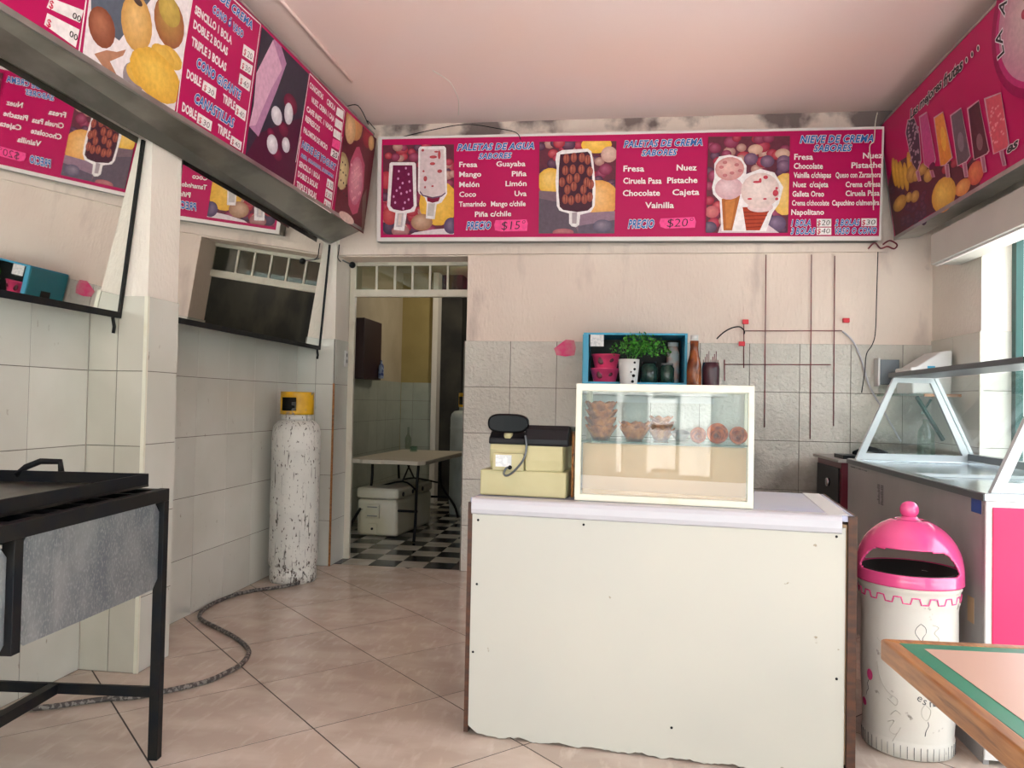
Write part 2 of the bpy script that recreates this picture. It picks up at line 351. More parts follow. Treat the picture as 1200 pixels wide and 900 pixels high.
class Printer:
    def __init__(s): s.v = []; s.f = []; s.c = []; s.n = 0; s.clip = None; s.z0 = .0012; s.dz = .00003; s.tv = []; s.tf = []; s.tc = []
    def lift(s): s.n += 1; return s.z0 + s.n * s.dz
    def poly(s, pts, col, cols=None):
        if s.clip: pts = clip_poly(pts, s.clip); cols = None
        if len(pts) < 3: return
        z = s.lift(); b = len(s.v); s.v += [(p[0], p[1], z) for p in pts]; s.f.append(list(range(b, b + len(pts)))[::1]); s.c += [(*col, 1)] * len(pts)
    def ell(s, u, v, a, b, edge, mid=None, rot=0, n=18):
        pts = [(u + a * math.cos(t) * math.cos(rot) - b * math.sin(t) * math.sin(rot), v + a * math.cos(t) * math.sin(rot) + b * math.sin(t) * math.cos(rot)) for t in [2 * math.pi * k / n for k in range(n)]]
        if s.clip:
            pts = clip_poly(pts, s.clip)
        if len(pts) < 3: return
        z = s.lift(); cu = u - a * .2; cv = v + b * .25
        if s.clip and clip_poly([(cu - .001, cv - .001), (cu + .001, cv - .001), (cu, cv + .001)], s.clip) == []:
            cu = sum(p[0] for p in pts) / len(pts); cv = sum(p[1] for p in pts) / len(pts)
        b0 = len(s.v); s.v.append((cu, cv, z)); s.c.append((*(mid or edge), 1))
        s.v += [(p[0], p[1], z) for p in pts]; s.c += [(*edge, 1)] * len(pts)
        for k in range(len(pts)): s.f.append([b0, b0 + 1 + k, b0 + 1 + (k + 1) % len(pts)])
    def put_text(s, t, u0, u1, v0, dv, h, col, off, shear, sp=1, grow=0):
        vs, fs = glyphs(t, off, shear, sp)
        if not vs: return
        base = glyphs(t, 0, shear, sp)[0]
        x0 = min(p[0] for p in base); x1 = max(p[0] for p in base); sx = (u1 - u0) / max(x1 - x0, 1e-4); sy = h / CAP
        z = s.lift() + .0008; b = len(s.tv)
        for p in vs:
            uu = u0 + (p[0] - x0) * sx; vv = v0 + p[1] * sy + dv * (uu - u0) / max(u1 - u0, 1e-4); s.tv.append((uu, vv, z))
        s.tf += [[i + b for i in f] for f in fs]; s.tc += [(*col, 1)] * len(vs)
    def text(s, t, u0, u1, v0, dv, h, st):
        if st == 'title':
            s.put_text(t, u0, u1, v0, dv, h, INKS['halo'], .075, .25, 1.08); s.put_text(t, u0, u1, v0, dv, h, INKS['blue'], .03, .25, 1.08)
        elif st == 'script':
            s.put_text(t, u0, u1, v0, dv, h, (.72, .62, .64), .085, .35, .95); s.put_text(t, u0, u1, v0, dv, h, (.02, .015, .02), .03, .35, .95)
        elif st in ('w', 'w2'): s.put_text(t, u0, u1, v0, dv, h, INKS[st], .024 if st == 'w' else .042, 0)
        elif st == 'ink': s.put_text(t, u0, u1, v0, dv, h, INKS['ink'], -.008, .1)
        else: s.put_text(t, u0, u1, v0, dv, h, INKS[st], .012, .1)
    def berries(s, q, n, seed):
        rnd = random.Random(seed); old = s.clip; s.clip = ccw(q)
        s.poly(q, (.13, .03, .05))
        x0 = min(p[0] for p in q); x1 = max(p[0] for p in q); y0 = min(p[1] for p in q); y1 = max(p[1] for p in q)
        for i in range(n):
            c = rnd.choice([((.28, .015, .04), (.55, .09, .14)), ((.34, .02, .04), (.60, .14, .16)), ((.2, .02, .06), (.40, .1, .18)), ((.06, .02, .05), (.2, .1, .16)), ((.35, .16, .14), (.6, .4, .34))])
            r = rnd.uniform(.03, .055); s.ell(rnd.uniform(x0, x1), rnd.uniform(y0, y1), r, r * .85, c[0], c[1], n=12)
        s.clip = old
    def run(s, data, seed=1):
        for d in data:
            if d[0] == 'T': s.text(*d[1:])
            elif d[0] == 'P': s.poly(d[1], INKS['halo'] if d[2] == 'mg' else d[2])
            elif d[0] == 'E': s.ell(*d[1:8])
            elif d[0] == 'C': s.clip = ccw(d[1]) if d[1] else None
            elif d[0] == 'B': seed += 1; s.berries(d[1], d[3], seed)
    def mesh(s, name, v, f, c, m):
        me = bpy.data.meshes.new(name); me.from_pydata(v, [], f)
        a = me.color_attributes.new('Col', 'FLOAT_COLOR', 'POINT'); a.data.foreach_set('color', [x for k in c for x in k])
        me.materials.append(m); me.update(); return me
    def build(s, parent):
        if s.v: link(s.mesh('printed_picture', s.v, s.f, s.c, M_print), 'printed_picture', parent)
        if s.tv: link(s.mesh('lettering', s.tv, s.tf, s.tc, M_flat), 'lettering', parent)['kind'] = 'stuff'
def sign_frame(name, label, O, U, V):
    U = Vector(U).normalized(); V = Vector(V); V = (V - U * U.dot(V)).normalized(); N = U.cross(V)
    o = bpy.data.objects.new(name, None); COL.objects.link(o); o.empty_display_size = .1
    o.matrix_world = Matrix.Translation(O) @ Matrix(((U.x, V.x, N.x, 0), (U.y, V.y, N.y, 0), (U.z, V.z, N.z, 0), (0, 0, 0, 1)))
    return put(o, label, 'sign')

# tiles
TM = {}
def tile_mesh(a, b, t, m, g):
    k = (round(a, 3), round(b, 3), round(t, 4), m.name)
    if k not in TM:
        c = .0012; x, y = a - g, b - g
        vs = [(g, g, 0), (x, g, 0), (x, y, 0), (g, y, 0), (g, g, t - c), (x, g, t - c), (x, y, t - c), (g, y, t - c), (g + c, g + c, t), (x - c, g + c, t), (x - c, y - c, t), (g + c, y - c, t)]
        fs = [(8, 9, 10, 11), (4, 5, 9, 8), (5, 6, 10, 9), (6, 7, 11, 10), (7, 4, 8, 11), (0, 1, 5, 4), (1, 2, 6, 5), (2, 3, 7, 6), (3, 0, 4, 7)]
        me = bpy.data.meshes.new('tile'); me.from_pydata(vs, [], fs); me.materials.append(m); me.update(); TM[k] = me
    return TM[k]
TR = random.Random(7)
def tiles(parent, O, U, V, us, vs, m, t=.008, g=.0016, jit=.0006, grout=True):
    """one object for each tile; U x V points out of the wall"""
    O = Vector(O); U = Vector(U); V = Vector(V); N = U.cross(V)
    rot = Matrix(((U.x, V.x, N.x, 0), (U.y, V.y, N.y, 0), (U.z, V.z, N.z, 0), (0, 0, 0, 1)))
    if grout:
        bd = MB().box(us[0] + .001, us[-1] - .001, vs[0], vs[-1] - .001, 0, t * .72).build('grout_bed', M_wgrout, parent)
        bd.matrix_local = Matrix.Translation(O) @ rot
    for i in range(len(us) - 1):
        for j in range(len(vs) - 1):
            o = link(tile_mesh(us[i + 1] - us[i], vs[j + 1] - vs[j], t, m, g), 'tile', parent)
            o.matrix_local = Matrix.Translation(O + U * us[i] + V * vs[j] + N * TR.uniform(0, jit)) @ rot
def span(a, b, joints): return [a] + [j for j in joints if a + .02 < j < b - .02] + [b]
ROWS = [0, .357, .719, 1.081, 1.443, 1.805]
BACK_PRINT = [
('C',[(0.0394,0.7518),(0.6067,0.747),(0.6186,0.0541),(0.0499,0.0525)]),
('B',[(0.0394,0.7518),(0.6067,0.747),(0.6186,0.0541),(0.0499,0.0525)],'berry',70),
('E',0.4925,0.2938,0.1544,0.1733,(0.75,0.42,0.05),(0.85,0.55,0.12),0),
('E',0.2205,0.1101,0.0241,0.0233,(0.5,0.3,0.2),(0.5,0.3,0.2),0),
('E',0.3614,0.1478,0.0861,0.0661,(0.33,0.17,0.1),(0.62,0.42,0.3),0),
('P',[(0.2695,0.0517),(0.6187,0.0506),(0.6177,0.1048),(0.4483,0.0917),(0.3052,0.0691)],(0.72,0.62,0.66)),
('E',0.0999,0.1107,0.0544,0.056,(0.05,0.03,0.06),(0.12,0.08,0.14),0),
('E',0.5962,0.1199,0.0592,0.0635,(0.08,0.05,0.12),(0.22,0.16,0.25),0),
('E',0.1908,0.0811,0.0723,0.0466,(0.3,0.12,0.12),(0.55,0.3,0.3),0),
('E',0.1046,0.1981,0.0604,0.07,(0.4,0.04,0.05),(0.6,0.12,0.12),0),
('E',0.0701,0.478,0.0544,0.0698,(0.4,0.03,0.05),(0.6,0.1,0.12),0),
('C',None),
('P',[(0.0948,0.6056),(0.1067,0.617),(0.2941,0.6141),(0.3063,0.6024),(0.3186,0.2779),(0.3002,0.2317),(0.2404,0.2182),(0.221,0.081),(0.1364,0.0907),(0.1489,0.2235),(0.0979,0.2425),(0.0804,0.2799)],(0.82,0.78,0.78)),
('P',[(0.1227,0.5936),(0.2789,0.5912),(0.2947,0.2758),(0.2688,0.2493),(0.2005,0.2371),(0.1316,0.2504),(0.1058,0.2774)],(0.16,0.01,0.06)),
('E',0.1716,0.5464,0.0084,0.0104,(0.55,0.2,0.42),(0.7,0.4,0.6),0),
('E',0.2031,0.4531,0.0084,0.0104,(0.55,0.2,0.42),(0.7,0.4,0.6),0),
('E',0.2501,0.5221,0.0084,0.0104,(0.55,0.2,0.42),(0.7,0.4,0.6),0),
('E',0.1559,0.3956,0.0084,0.0105,(0.55,0.2,0.42),(0.7,0.4,0.6),0),
('E',0.2532,0.3249,0.0084,0.0104,(0.55,0.2,0.42),(0.7,0.4,0.6),0),
('E',0.1452,0.3027,0.0084,0.0105,(0.55,0.2,0.42),(0.7,0.4,0.6),0),
('E',0.2235,0.302,0.0084,0.0105,(0.55,0.2,0.42),(0.7,0.4,0.6),0),
('E',0.1924,0.372,0.0084,0.0105,(0.55,0.2,0.42),(0.7,0.4,0.6),0),
('E',0.2641,0.3944,0.0084,0.0104,(0.55,0.2,0.42),(0.7,0.4,0.6),0),
('E',0.1665,0.4884,0.0084,0.0105,(0.55,0.2,0.42),(0.7,0.4,0.6),0),
('E',0.2277,0.5688,0.0084,0.0104,(0.55,0.2,0.42),(0.7,0.4,0.6),0),
('E',0.257,0.4641,0.0084,0.0104,(0.55,0.2,0.42),(0.7,0.4,0.6),0),
('E',0.1325,0.3493,0.0084,0.0105,(0.55,0.2,0.42),(0.7,0.4,0.6),0),
('E',0.2122,0.2556,0.0084,0.0105,(0.55,0.2,0.42),(0.7,0.4,0.6),0),
('E',0.182,0.4186,0.0084,0.0105,(0.55,0.2,0.42),(0.7,0.4,0.6),0),
('E',0.2379,0.3831,0.0084,0.0104,(0.55,0.2,0.42),(0.7,0.4,0.6),0),
('P',[(0.1646,0.2187),(0.2164,0.2207),(0.2036,0.1102),(0.1554,0.1139)],(0.55,0.5,0.52)),
('P',[(0.178,0.2116),(0.2021,0.2126),(0.1914,0.1254),(0.1696,0.1278)],(0.7,0.6,0.55)),
('P',[(0.3259,0.7176),(0.3376,0.7347),(0.5301,0.7346),(0.5445,0.7194),(0.56,0.3682),(0.545,0.343),(0.5161,0.2994),(0.4783,0.2859),(0.4648,0.1703),(0.3932,0.1777),(0.3996,0.2946),(0.3822,0.3411),(0.3363,0.3705),(0.3264,0.3938)],(0.82,0.78,0.78)),
('P',[(0.3986,0.356),(0.5093,0.3514),(0.4922,0.3088),(0.4448,0.2977),(0.4029,0.312)],(0.2,0.01,0.04)),
('P',[(0.3404,0.7116),(0.5258,0.7106),(0.5444,0.3799),(0.5152,0.3548),(0.4441,0.3405),(0.3663,0.3609),(0.3432,0.3843)],(0.66,0.55,0.56)),
('P',[(0.3431,0.3936),(0.3675,0.3609),(0.4441,0.3416),(0.5152,0.3548),(0.5468,0.3798),(0.547,0.3683),(0.5154,0.3433),(0.4443,0.3301),(0.3629,0.3517),(0.3409,0.3797)],(0.12,0.06,0.12)),
('E',0.4449,0.6521,0.0297,0.0115,(0.4,0.04,0.06),(0.55,0.1,0.1),0),
('E',0.4398,0.6003,0.0214,0.0115,(0.4,0.04,0.06),(0.55,0.1,0.1),0),
('E',0.4978,0.5418,0.019,0.0138,(0.4,0.04,0.06),(0.55,0.1,0.1),0),
('E',0.3846,0.4856,0.0143,0.0208,(0.4,0.04,0.06),(0.55,0.1,0.1),0),
('E',0.4921,0.6686,0.0107,0.0345,(0.4,0.04,0.06),(0.55,0.1,0.1),0),
('E',0.3607,0.7054,0.0107,0.0104,(0.4,0.04,0.06),(0.55,0.1,0.1),0),
('E',0.3693,0.5436,0.0084,0.0081,(0.4,0.04,0.06),(0.55,0.1,0.1),0),
('E',0.4427,0.4272,0.0095,0.0069,(0.4,0.04,0.06),(0.55,0.1,0.1),0),
('E',0.3833,0.4186,0.0072,0.0093,(0.4,0.04,0.06),(0.55,0.1,0.1),0),
('E',0.468,0.692,0.0166,0.0069,(0.4,0.04,0.06),(0.55,0.1,0.1),0),
('P',[(0.4092,0.2945),(0.4663,0.2941),(0.4537,0.1959),(0.4048,0.1985)],(0.55,0.52,0.5)),
('T', 'PALETAS DE AGUA', 0.6358, 1.2296, 0.6983, 0.0031, 0.0482, 'title'),
('T', 'SABORES', 0.8048, 1.0582, 0.6313, 0.0027, 0.0412, 'title'),
('T', 'Fresa', 0.6533, 0.7919, 0.5718, -0.0021, 0.039, 'w'),
('T', 'Guayaba', 0.9435, 1.1656, 0.572, -0.0011, 0.0388, 'w'),
('T', 'Mango', 0.6546, 0.8248, 0.4959, 0.0, 0.0391, 'w'),
('T', 'Piña', 1.0655, 1.1762, 0.4951, 0.0008, 0.0387, 'w'),
('T', 'Melón', 0.656, 0.811, 0.4178, 0.0005, 0.0391, 'w'),
('T', 'Limón', 1.0183, 1.1777, 0.4205, 0.0004, 0.0388, 'w'),
('T', 'Coco', 0.6573, 0.7866, 0.3419, 0.001, 0.0391, 'w'),
('T', 'Uva', 1.0892, 1.1792, 0.3445, -0.0009, 0.0387, 'w'),
('T', 'Tamarindo', 0.6562, 0.8663, 0.2671, 0.0006, 0.038, 'w'),
('T', 'Mango c/chile', 0.9072, 1.1738, 0.2674, 0.0001, 0.0378, 'w'),
('T', 'Piña c/chile', 0.7835, 1.0632, 0.188, 0.0039, 0.0391, 'w'),
('T', 'PRECIO', 0.7182, 0.908, 0.0906, 0.0038, 0.0576, 'title'),
('P',[(0.9441,0.1606),(1.185,0.1661),(1.1948,0.1341),(1.1891,0.0772),(0.99,0.0734),(0.9409,0.0828),(0.9332,0.124)],(0.9,0.08,0.3)),
('T', '$15°', 0.9897, 1.1772, 0.0872, 0.0061, 0.0629, 'ink'),
('C',[(1.2717,0.7539),(1.8543,0.7476),(1.8538,0.0554),(1.2807,0.0574)]),
('B',[(1.2717,0.7539),(1.8543,0.7476),(1.8538,0.0554),(1.2807,0.0574)],'berry',90),
('E',1.7047,0.7217,0.1155,0.064,(0.8,0.45,0.05),(0.9,0.6,0.15),0),
('E',1.3611,0.4537,0.0979,0.1002,(0.75,0.42,0.05),(0.85,0.6,0.2),0),
('E',1.728,0.3129,0.1525,0.1444,(0.7,0.33,0.08),(0.85,0.55,0.25),0),
('E',1.8007,0.648,0.0607,0.0607,(0.5,0.3,0.25),(0.68,0.5,0.42),0),
('P',[(1.2743,0.3819),(1.4279,0.3722),(1.5266,0.3067),(1.6095,0.2093),(1.5966,0.0563),(1.2807,0.0574)],(0.2,0.13,0.16)),
('P',[(1.2754,0.3252),(1.5111,0.2746),(1.5805,0.0564),(1.2807,0.0574)],(0.12,0.09,0.12)),
('P',[(1.5772,0.2096),(1.866,0.2236),(1.8678,0.1435),(1.7408,0.096),(1.5793,0.1128)],(0.28,0.18,0.24)),
('P',[(1.5793,0.1128),(1.8674,0.1595),(1.8698,0.0554),(1.5805,0.0564)],(0.13,0.1,0.14)),
('E',1.7645,0.1119,0.0722,0.0482,(0.12,0.1,0.16),(0.3,0.24,0.3),0),
('E',1.4667,0.0648,0.0813,0.0291,(0.4,0.12,0.14),(0.5,0.2,0.2),0),
('C',None),
('P',[(1.4056,0.666),(1.4458,0.6862),(1.6394,0.694),(1.6672,0.6743),(1.685,0.5939),(1.7052,0.4013),(1.7018,0.2649),(1.6738,0.2169),(1.5937,0.1966),(1.5872,0.1209),(1.5633,0.1032),(1.5308,0.1098),(1.5108,0.1325),(1.5093,0.2068),(1.4341,0.23),(1.4138,0.2673),(1.4083,0.3724),(1.4002,0.4532),(1.408,0.5499),(1.3969,0.6146)],(0.82,0.78,0.78)),
('P',[(1.4318,0.6543),(1.6399,0.6716),(1.6581,0.6505),(1.6748,0.546),(1.6831,0.3855),(1.6826,0.2571),(1.6494,0.2284),(1.569,0.2177),(1.4632,0.2346),(1.4367,0.259),(1.4246,0.3722),(1.4242,0.5497)],(0.06,0.015,0.03)),
('E',1.4795,0.6213,0.0243,0.037,(0.25,0.05,0.04),(0.5,0.16,0.1),0),
('P',[(1.4757,0.6503),(1.4822,0.6502),(1.4818,0.5923),(1.4785,0.5924)],(0.12,0.02,0.02)),
('E',1.536,0.6284,0.0243,0.037,(0.25,0.05,0.04),(0.5,0.16,0.1),0),
('P',[(1.5322,0.6574),(1.5387,0.6573),(1.5383,0.5995),(1.535,0.5995)],(0.12,0.02,0.02)),
('E',1.5974,0.6274,0.0242,0.0369,(0.25,0.05,0.04),(0.5,0.16,0.1),0),
('P',[(1.5935,0.6564),(1.6,0.6563),(1.5996,0.5985),(1.5964,0.5985)],(0.12,0.02,0.02)),
('E',1.6412,0.6107,0.0241,0.0369,(0.25,0.05,0.04),(0.5,0.16,0.1),0),
('P',[(1.6374,0.6396),(1.6438,0.6395),(1.6435,0.5818),(1.6402,0.5818)],(0.12,0.02,0.02)),
('E',1.4733,0.5329,0.0243,0.0371,(0.25,0.05,0.04),(0.5,0.16,0.1),0),
('P',[(1.4694,0.5619),(1.4759,0.5618),(1.4755,0.5038),(1.4722,0.5039)],(0.12,0.02,0.02)),
('E',1.5298,0.5401,0.0243,0.037,(0.25,0.05,0.04),(0.5,0.16,0.1),0),
('P',[(1.526,0.5691),(1.5324,0.569),(1.532,0.5111),(1.5288,0.5112)],(0.12,0.02,0.02)),
('E',1.5944,0.5392,0.0242,0.0369,(0.25,0.05,0.04),(0.5,0.16,0.1),0),
('P',[(1.5906,0.5681),(1.597,0.568),(1.5967,0.5102),(1.5934,0.5103)],(0.12,0.02,0.02)),
('E',1.6592,0.5222,0.0241,0.0369,(0.25,0.05,0.04),(0.5,0.16,0.1),0),
('P',[(1.6554,0.5511),(1.6618,0.551),(1.6614,0.4933),(1.6582,0.4933)],(0.12,0.02,0.02)),
('E',1.4508,0.4445,0.0244,0.0371,(0.25,0.05,0.04),(0.5,0.16,0.1),0),
('P',[(1.4469,0.4736),(1.4534,0.4735),(1.453,0.4155),(1.4497,0.4155)],(0.12,0.02,0.02)),
('E',1.507,0.468,0.0243,0.037,(0.25,0.05,0.04),(0.5,0.16,0.1),0),
('P',[(1.5032,0.497),(1.5097,0.4969),(1.5093,0.439),(1.506,0.439)],(0.12,0.02,0.02)),
('E',1.5635,0.4753,0.0242,0.037,(0.25,0.05,0.04),(0.5,0.16,0.1),0),
('P',[(1.5597,0.5043),(1.5661,0.5042),(1.5657,0.4463),(1.5625,0.4464)],(0.12,0.02,0.02)),
('E',1.6368,0.4423,0.0242,0.0369,(0.25,0.05,0.04),(0.5,0.16,0.1),0),
('P',[(1.633,0.4712),(1.6394,0.4711),(1.639,0.4133),(1.6358,0.4134)],(0.12,0.02,0.02)),
('E',1.6693,0.4258,0.0241,0.0369,(0.25,0.05,0.04),(0.5,0.16,0.1),0),
('P',[(1.6655,0.4547),(1.6719,0.4547),(1.6716,0.3969),(1.6684,0.3969)],(0.12,0.02,0.02)),
('E',1.4925,0.3876,0.0243,0.0371,(0.25,0.05,0.04),(0.5,0.16,0.1),0),
('P',[(1.4887,0.4167),(1.4951,0.4166),(1.4947,0.3586),(1.4915,0.3586)],(0.12,0.02,0.02)),
('E',1.5406,0.4112,0.0243,0.037,(0.25,0.05,0.04),(0.5,0.16,0.1),0),
('P',[(1.5368,0.4403),(1.5432,0.4402),(1.5428,0.3822),(1.5396,0.3823)],(0.12,0.02,0.02)),
('E',1.6138,0.3863,0.0242,0.037,(0.25,0.05,0.04),(0.5,0.16,0.1),0),
('P',[(1.61,0.4153),(1.6164,0.4152),(1.6161,0.3573),(1.6128,0.3574)],(0.12,0.02,0.02)),
('E',1.4778,0.3152,0.0244,0.0371,(0.25,0.05,0.04),(0.5,0.16,0.1),0),
('P',[(1.4739,0.3443),(1.4804,0.3442),(1.48,0.2861),(1.4768,0.2862)],(0.12,0.02,0.02)),
('E',1.5234,0.3067,0.0243,0.0371,(0.25,0.05,0.04),(0.5,0.16,0.1),0),
('P',[(1.5195,0.3358),(1.526,0.3357),(1.5256,0.2777),(1.5224,0.2777)],(0.12,0.02,0.02)),
('E',1.5748,0.3223,0.0242,0.037,(0.25,0.05,0.04),(0.5,0.16,0.1),0),
('P',[(1.571,0.3514),(1.5774,0.3513),(1.5771,0.2933),(1.5738,0.2934)],(0.12,0.02,0.02)),
('E',1.6234,0.3138,0.0242,0.037,(0.25,0.05,0.04),(0.5,0.16,0.1),0),
('P',[(1.6196,0.3428),(1.626,0.3428),(1.6257,0.2849),(1.6224,0.2849)],(0.12,0.02,0.02)),
('E',1.6634,0.3295,0.0241,0.037,(0.25,0.05,0.04),(0.5,0.16,0.1),0),
('P',[(1.6595,0.3585),(1.666,0.3584),(1.6656,0.3006),(1.6624,0.3006)],(0.12,0.02,0.02)),
('P',[(1.5318,0.2131),(1.5706,0.2161),(1.566,0.129),(1.5335,0.1324)],(0.4,0.33,0.36)),
('T', 'PALETAS DE CREMA', 1.911, 2.4831, 0.6987, 0.0053, 0.0478, 'title'),
('T', 'SABORES', 2.044, 2.3014, 0.6328, 0.002, 0.0429, 'title'),
('T', 'Fresa', 1.9119, 2.0625, 0.5186, -0.0021, 0.0431, 'w'),
('T', 'Nuez', 2.3042, 2.4458, 0.521, -0.002, 0.0427, 'w'),
('T', 'Ciruela Pasa', 1.9124, 2.1938, 0.4277, -0.0034, 0.0431, 'w'),
('T', 'Pistache', 2.2376, 2.4543, 0.427, 0.0005, 0.0428, 'w'),
('T', 'Chocolate', 1.9113, 2.1833, 0.3351, 0.0005, 0.0431, 'w'),
('T', 'Cajeta', 2.2773, 2.4705, 0.3378, 0.0012, 0.0428, 'w'),
('T', 'Vainilla', 2.0799, 2.2875, 0.2443, -0.0016, 0.043, 'w'),
('T', 'PRECIO', 1.9565, 2.1464, 0.095, 0.0024, 0.0608, 'title'),
('P',[(2.1936,0.1656),(2.4404,0.1751),(2.4537,0.1403),(2.447,0.096),(2.2332,0.0891),(2.1951,0.1019),(2.1849,0.1338)],(0.9,0.08,0.3)),
('T', '$20°', 2.2407, 2.4359, 0.1017, 0.0039, 0.0604, 'ink'),
('C',[(2.528,0.7652),(3.1093,0.7587),(3.1138,0.055),(2.5253,0.0571)]),
('B',[(2.528,0.7652),(3.1093,0.7587),(3.1138,0.055),(2.5253,0.0571)],'berry',80),
('E',2.8675,0.6642,0.0535,0.0377,(0.5,0.3,0.22),(0.7,0.5,0.4),0),
('E',3.0599,0.6301,0.0531,0.0376,(0.5,0.3,0.22),(0.7,0.5,0.4),0),
('E',3.0697,0.5753,0.0497,0.0444,(0.12,0.06,0.12),(0.3,0.18,0.26),0),
('E',2.9533,0.5771,0.05,0.0445,(0.12,0.06,0.12),(0.3,0.18,0.26),0),
('E',3.032,0.1308,0.0499,0.0446,(0.12,0.06,0.12),(0.3,0.18,0.26),0),
('E',2.8359,0.5961,0.0503,0.0446,(0.12,0.06,0.12),(0.3,0.18,0.26),0),
('E',3.0706,0.5411,0.0497,0.0444,(0.12,0.06,0.12),(0.3,0.18,0.26),0),
('E',3.0845,0.3359,0.0995,0.1539,(0.75,0.45,0.1),(0.85,0.6,0.25),0),
('E',3.0322,0.1222,0.0666,0.0601,(0.1,0.06,0.12),(0.26,0.18,0.28),0),
('E',2.5532,0.0986,0.0511,0.0417,(0.08,0.05,0.1),(0.2,0.15,0.2),0),
('E',2.5674,0.2113,0.051,0.0451,(0.45,0.1,0.12),(0.6,0.2,0.2),0),
('P',[(2.6138,0.0568),(2.6453,0.1502),(2.9486,0.1312),(3.0507,0.0552)],(0.7,0.55,0.6)),
('C',None),
('P',[(2.5754,0.5658),(2.608,0.6171),(2.6837,0.6296),(2.7685,0.6058),(2.807,0.5451),(2.8053,0.485),(2.9047,0.523),(3.0055,0.4942),(3.0715,0.3874),(3.0449,0.2678),(3.0001,0.1996),(2.9587,0.0659),(2.639,0.0671),(2.6214,0.2887),(2.5726,0.3411),(2.5628,0.3931),(2.578,0.4621)],(0.82,0.78,0.78)),
('P',[(2.6346,0.3059),(2.7673,0.3305),(2.7149,0.0737),(2.654,0.0739)],(0.42,0.13,0.03)),
('P',[(2.6587,0.2884),(2.7343,0.305),(2.7061,0.0893),(2.6723,0.0895)],(0.55,0.2,0.05)),
('P',[(2.7864,0.2442),(2.9872,0.2477),(2.9134,0.0729),(2.8161,0.0733)],(0.4,0.05,0.02)),
('P',[(2.7923,0.2097),(2.9764,0.2135),(2.9733,0.2067),(2.7942,0.2028)],(0.22,0.02,0.01)),
('P',[(2.7981,0.1821),(2.9638,0.1861),(2.9607,0.1793),(2.7999,0.1751)],(0.22,0.02,0.01)),
('P',[(2.8039,0.1544),(2.9512,0.1587),(2.948,0.1519),(2.8057,0.1475)],(0.22,0.02,0.01)),
('P',[(2.8096,0.1268),(2.9386,0.1313),(2.9354,0.1244),(2.8115,0.1199)],(0.22,0.02,0.01)),
('P',[(2.8154,0.0992),(2.9259,0.1038),(2.9228,0.097),(2.8173,0.0923)],(0.22,0.02,0.01)),
('E',2.685,0.3831,0.1014,0.0828,(0.62,0.38,0.42),(0.78,0.6,0.62),0),
('E',2.6864,0.5262,0.1047,0.0862,(0.6,0.28,0.27),(0.78,0.52,0.48),0),
('E',2.6269,0.5391,0.0169,0.0121,(0.5,0.16,0.18),(0.55,0.2,0.2),0),
('E',2.6514,0.5733,0.0169,0.0121,(0.5,0.16,0.18),(0.55,0.2,0.2),0),
('E',2.7362,0.5547,0.0168,0.012,(0.5,0.16,0.18),(0.55,0.2,0.2),0),
('E',2.7041,0.4949,0.0169,0.0121,(0.5,0.16,0.18),(0.55,0.2,0.2),0),
('E',2.6538,0.4784,0.0169,0.0121,(0.5,0.16,0.18),(0.55,0.2,0.2),0),
('E',2.7626,0.5113,0.0168,0.012,(0.5,0.16,0.18),(0.55,0.2,0.2),0),
('E',2.9122,0.2432,0.092,0.0378,(0.7,0.52,0.52),(0.8,0.66,0.64),0),
('E',2.909,0.3635,0.1388,0.1305,(0.7,0.55,0.52),(0.85,0.74,0.7),0),
('E',2.8822,0.4273,0.0268,0.0086,(0.55,0.04,0.08),(0.6,0.08,0.1),0),
('E',2.9448,0.4608,0.0167,0.0137,(0.55,0.04,0.08),(0.6,0.08,0.1),0),
('E',3.0178,0.3452,0.02,0.024,(0.55,0.04,0.08),(0.6,0.08,0.1),0),
('E',3.0252,0.3793,0.01,0.0103,(0.55,0.04,0.08),(0.6,0.08,0.1),0),
('E',2.944,0.303,0.0134,0.0069,(0.55,0.04,0.08),(0.6,0.08,0.1),0),
('E',2.907,0.4373,0.01,0.0172,(0.55,0.04,0.08),(0.6,0.08,0.1),0),
('E',2.8352,0.304,0.0168,0.0069,(0.55,0.04,0.08),(0.6,0.08,0.1),0),
('E',3.0273,0.3022,0.0116,0.0103,(0.55,0.04,0.08),(0.6,0.08,0.1),0),
('T', 'NIEVE DE CREMA', 3.1817, 3.6863, 0.7062, -0.0028, 0.051, 'title'),
('T', 'SABORES', 3.2788, 3.5396, 0.6433, -0.0012, 0.0458, 'title'),
('T', 'Fresa', 3.1438, 3.2722, 0.586, -0.0021, 0.0409, 'w'),
('T', 'Nuez', 3.6205, 3.7508, 0.5868, 0.0012, 0.0404, 'w'),
('T', 'Chocolate', 3.1423, 3.343, 0.5196, -0.0029, 0.0409, 'w'),
('T', 'Pistache', 3.5432, 3.7497, 0.5189, 0.0003, 0.0405, 'w'),
('T', 'Vainilla c/chispas', 3.1425, 3.402, 0.4548, -0.0034, 0.0392, 'w'),
('T', 'Queso con Zarzamora', 3.4347, 3.7453, 0.451, -0.0007, 0.039, 'w'),
('T', 'Nuez  c/cajeta', 3.1411, 3.3844, 0.3866, -0.0028, 0.0393, 'w'),
('T', 'Crema c/fresa', 3.5066, 3.7441, 0.3824, 0.0007, 0.0389, 'w'),
('T', 'Galleta Oreo', 3.138, 3.3569, 0.3183, -0.0021, 0.0393, 'w'),
('T', 'Ciruela Pasa', 3.5085, 3.7396, 0.3181, 0.0011, 0.039, 'w'),
('T', 'Crema c/chocolate', 3.1365, 3.3947, 0.2534, -0.0021, 0.0376, 'w'),
('T', 'Capuchino c/almendra', 3.416, 3.74, 0.2511, 0.0007, 0.0374, 'w'),
('T', 'Napolitano', 3.1334, 3.3606, 0.185, 0.0002, 0.0393, 'w'),
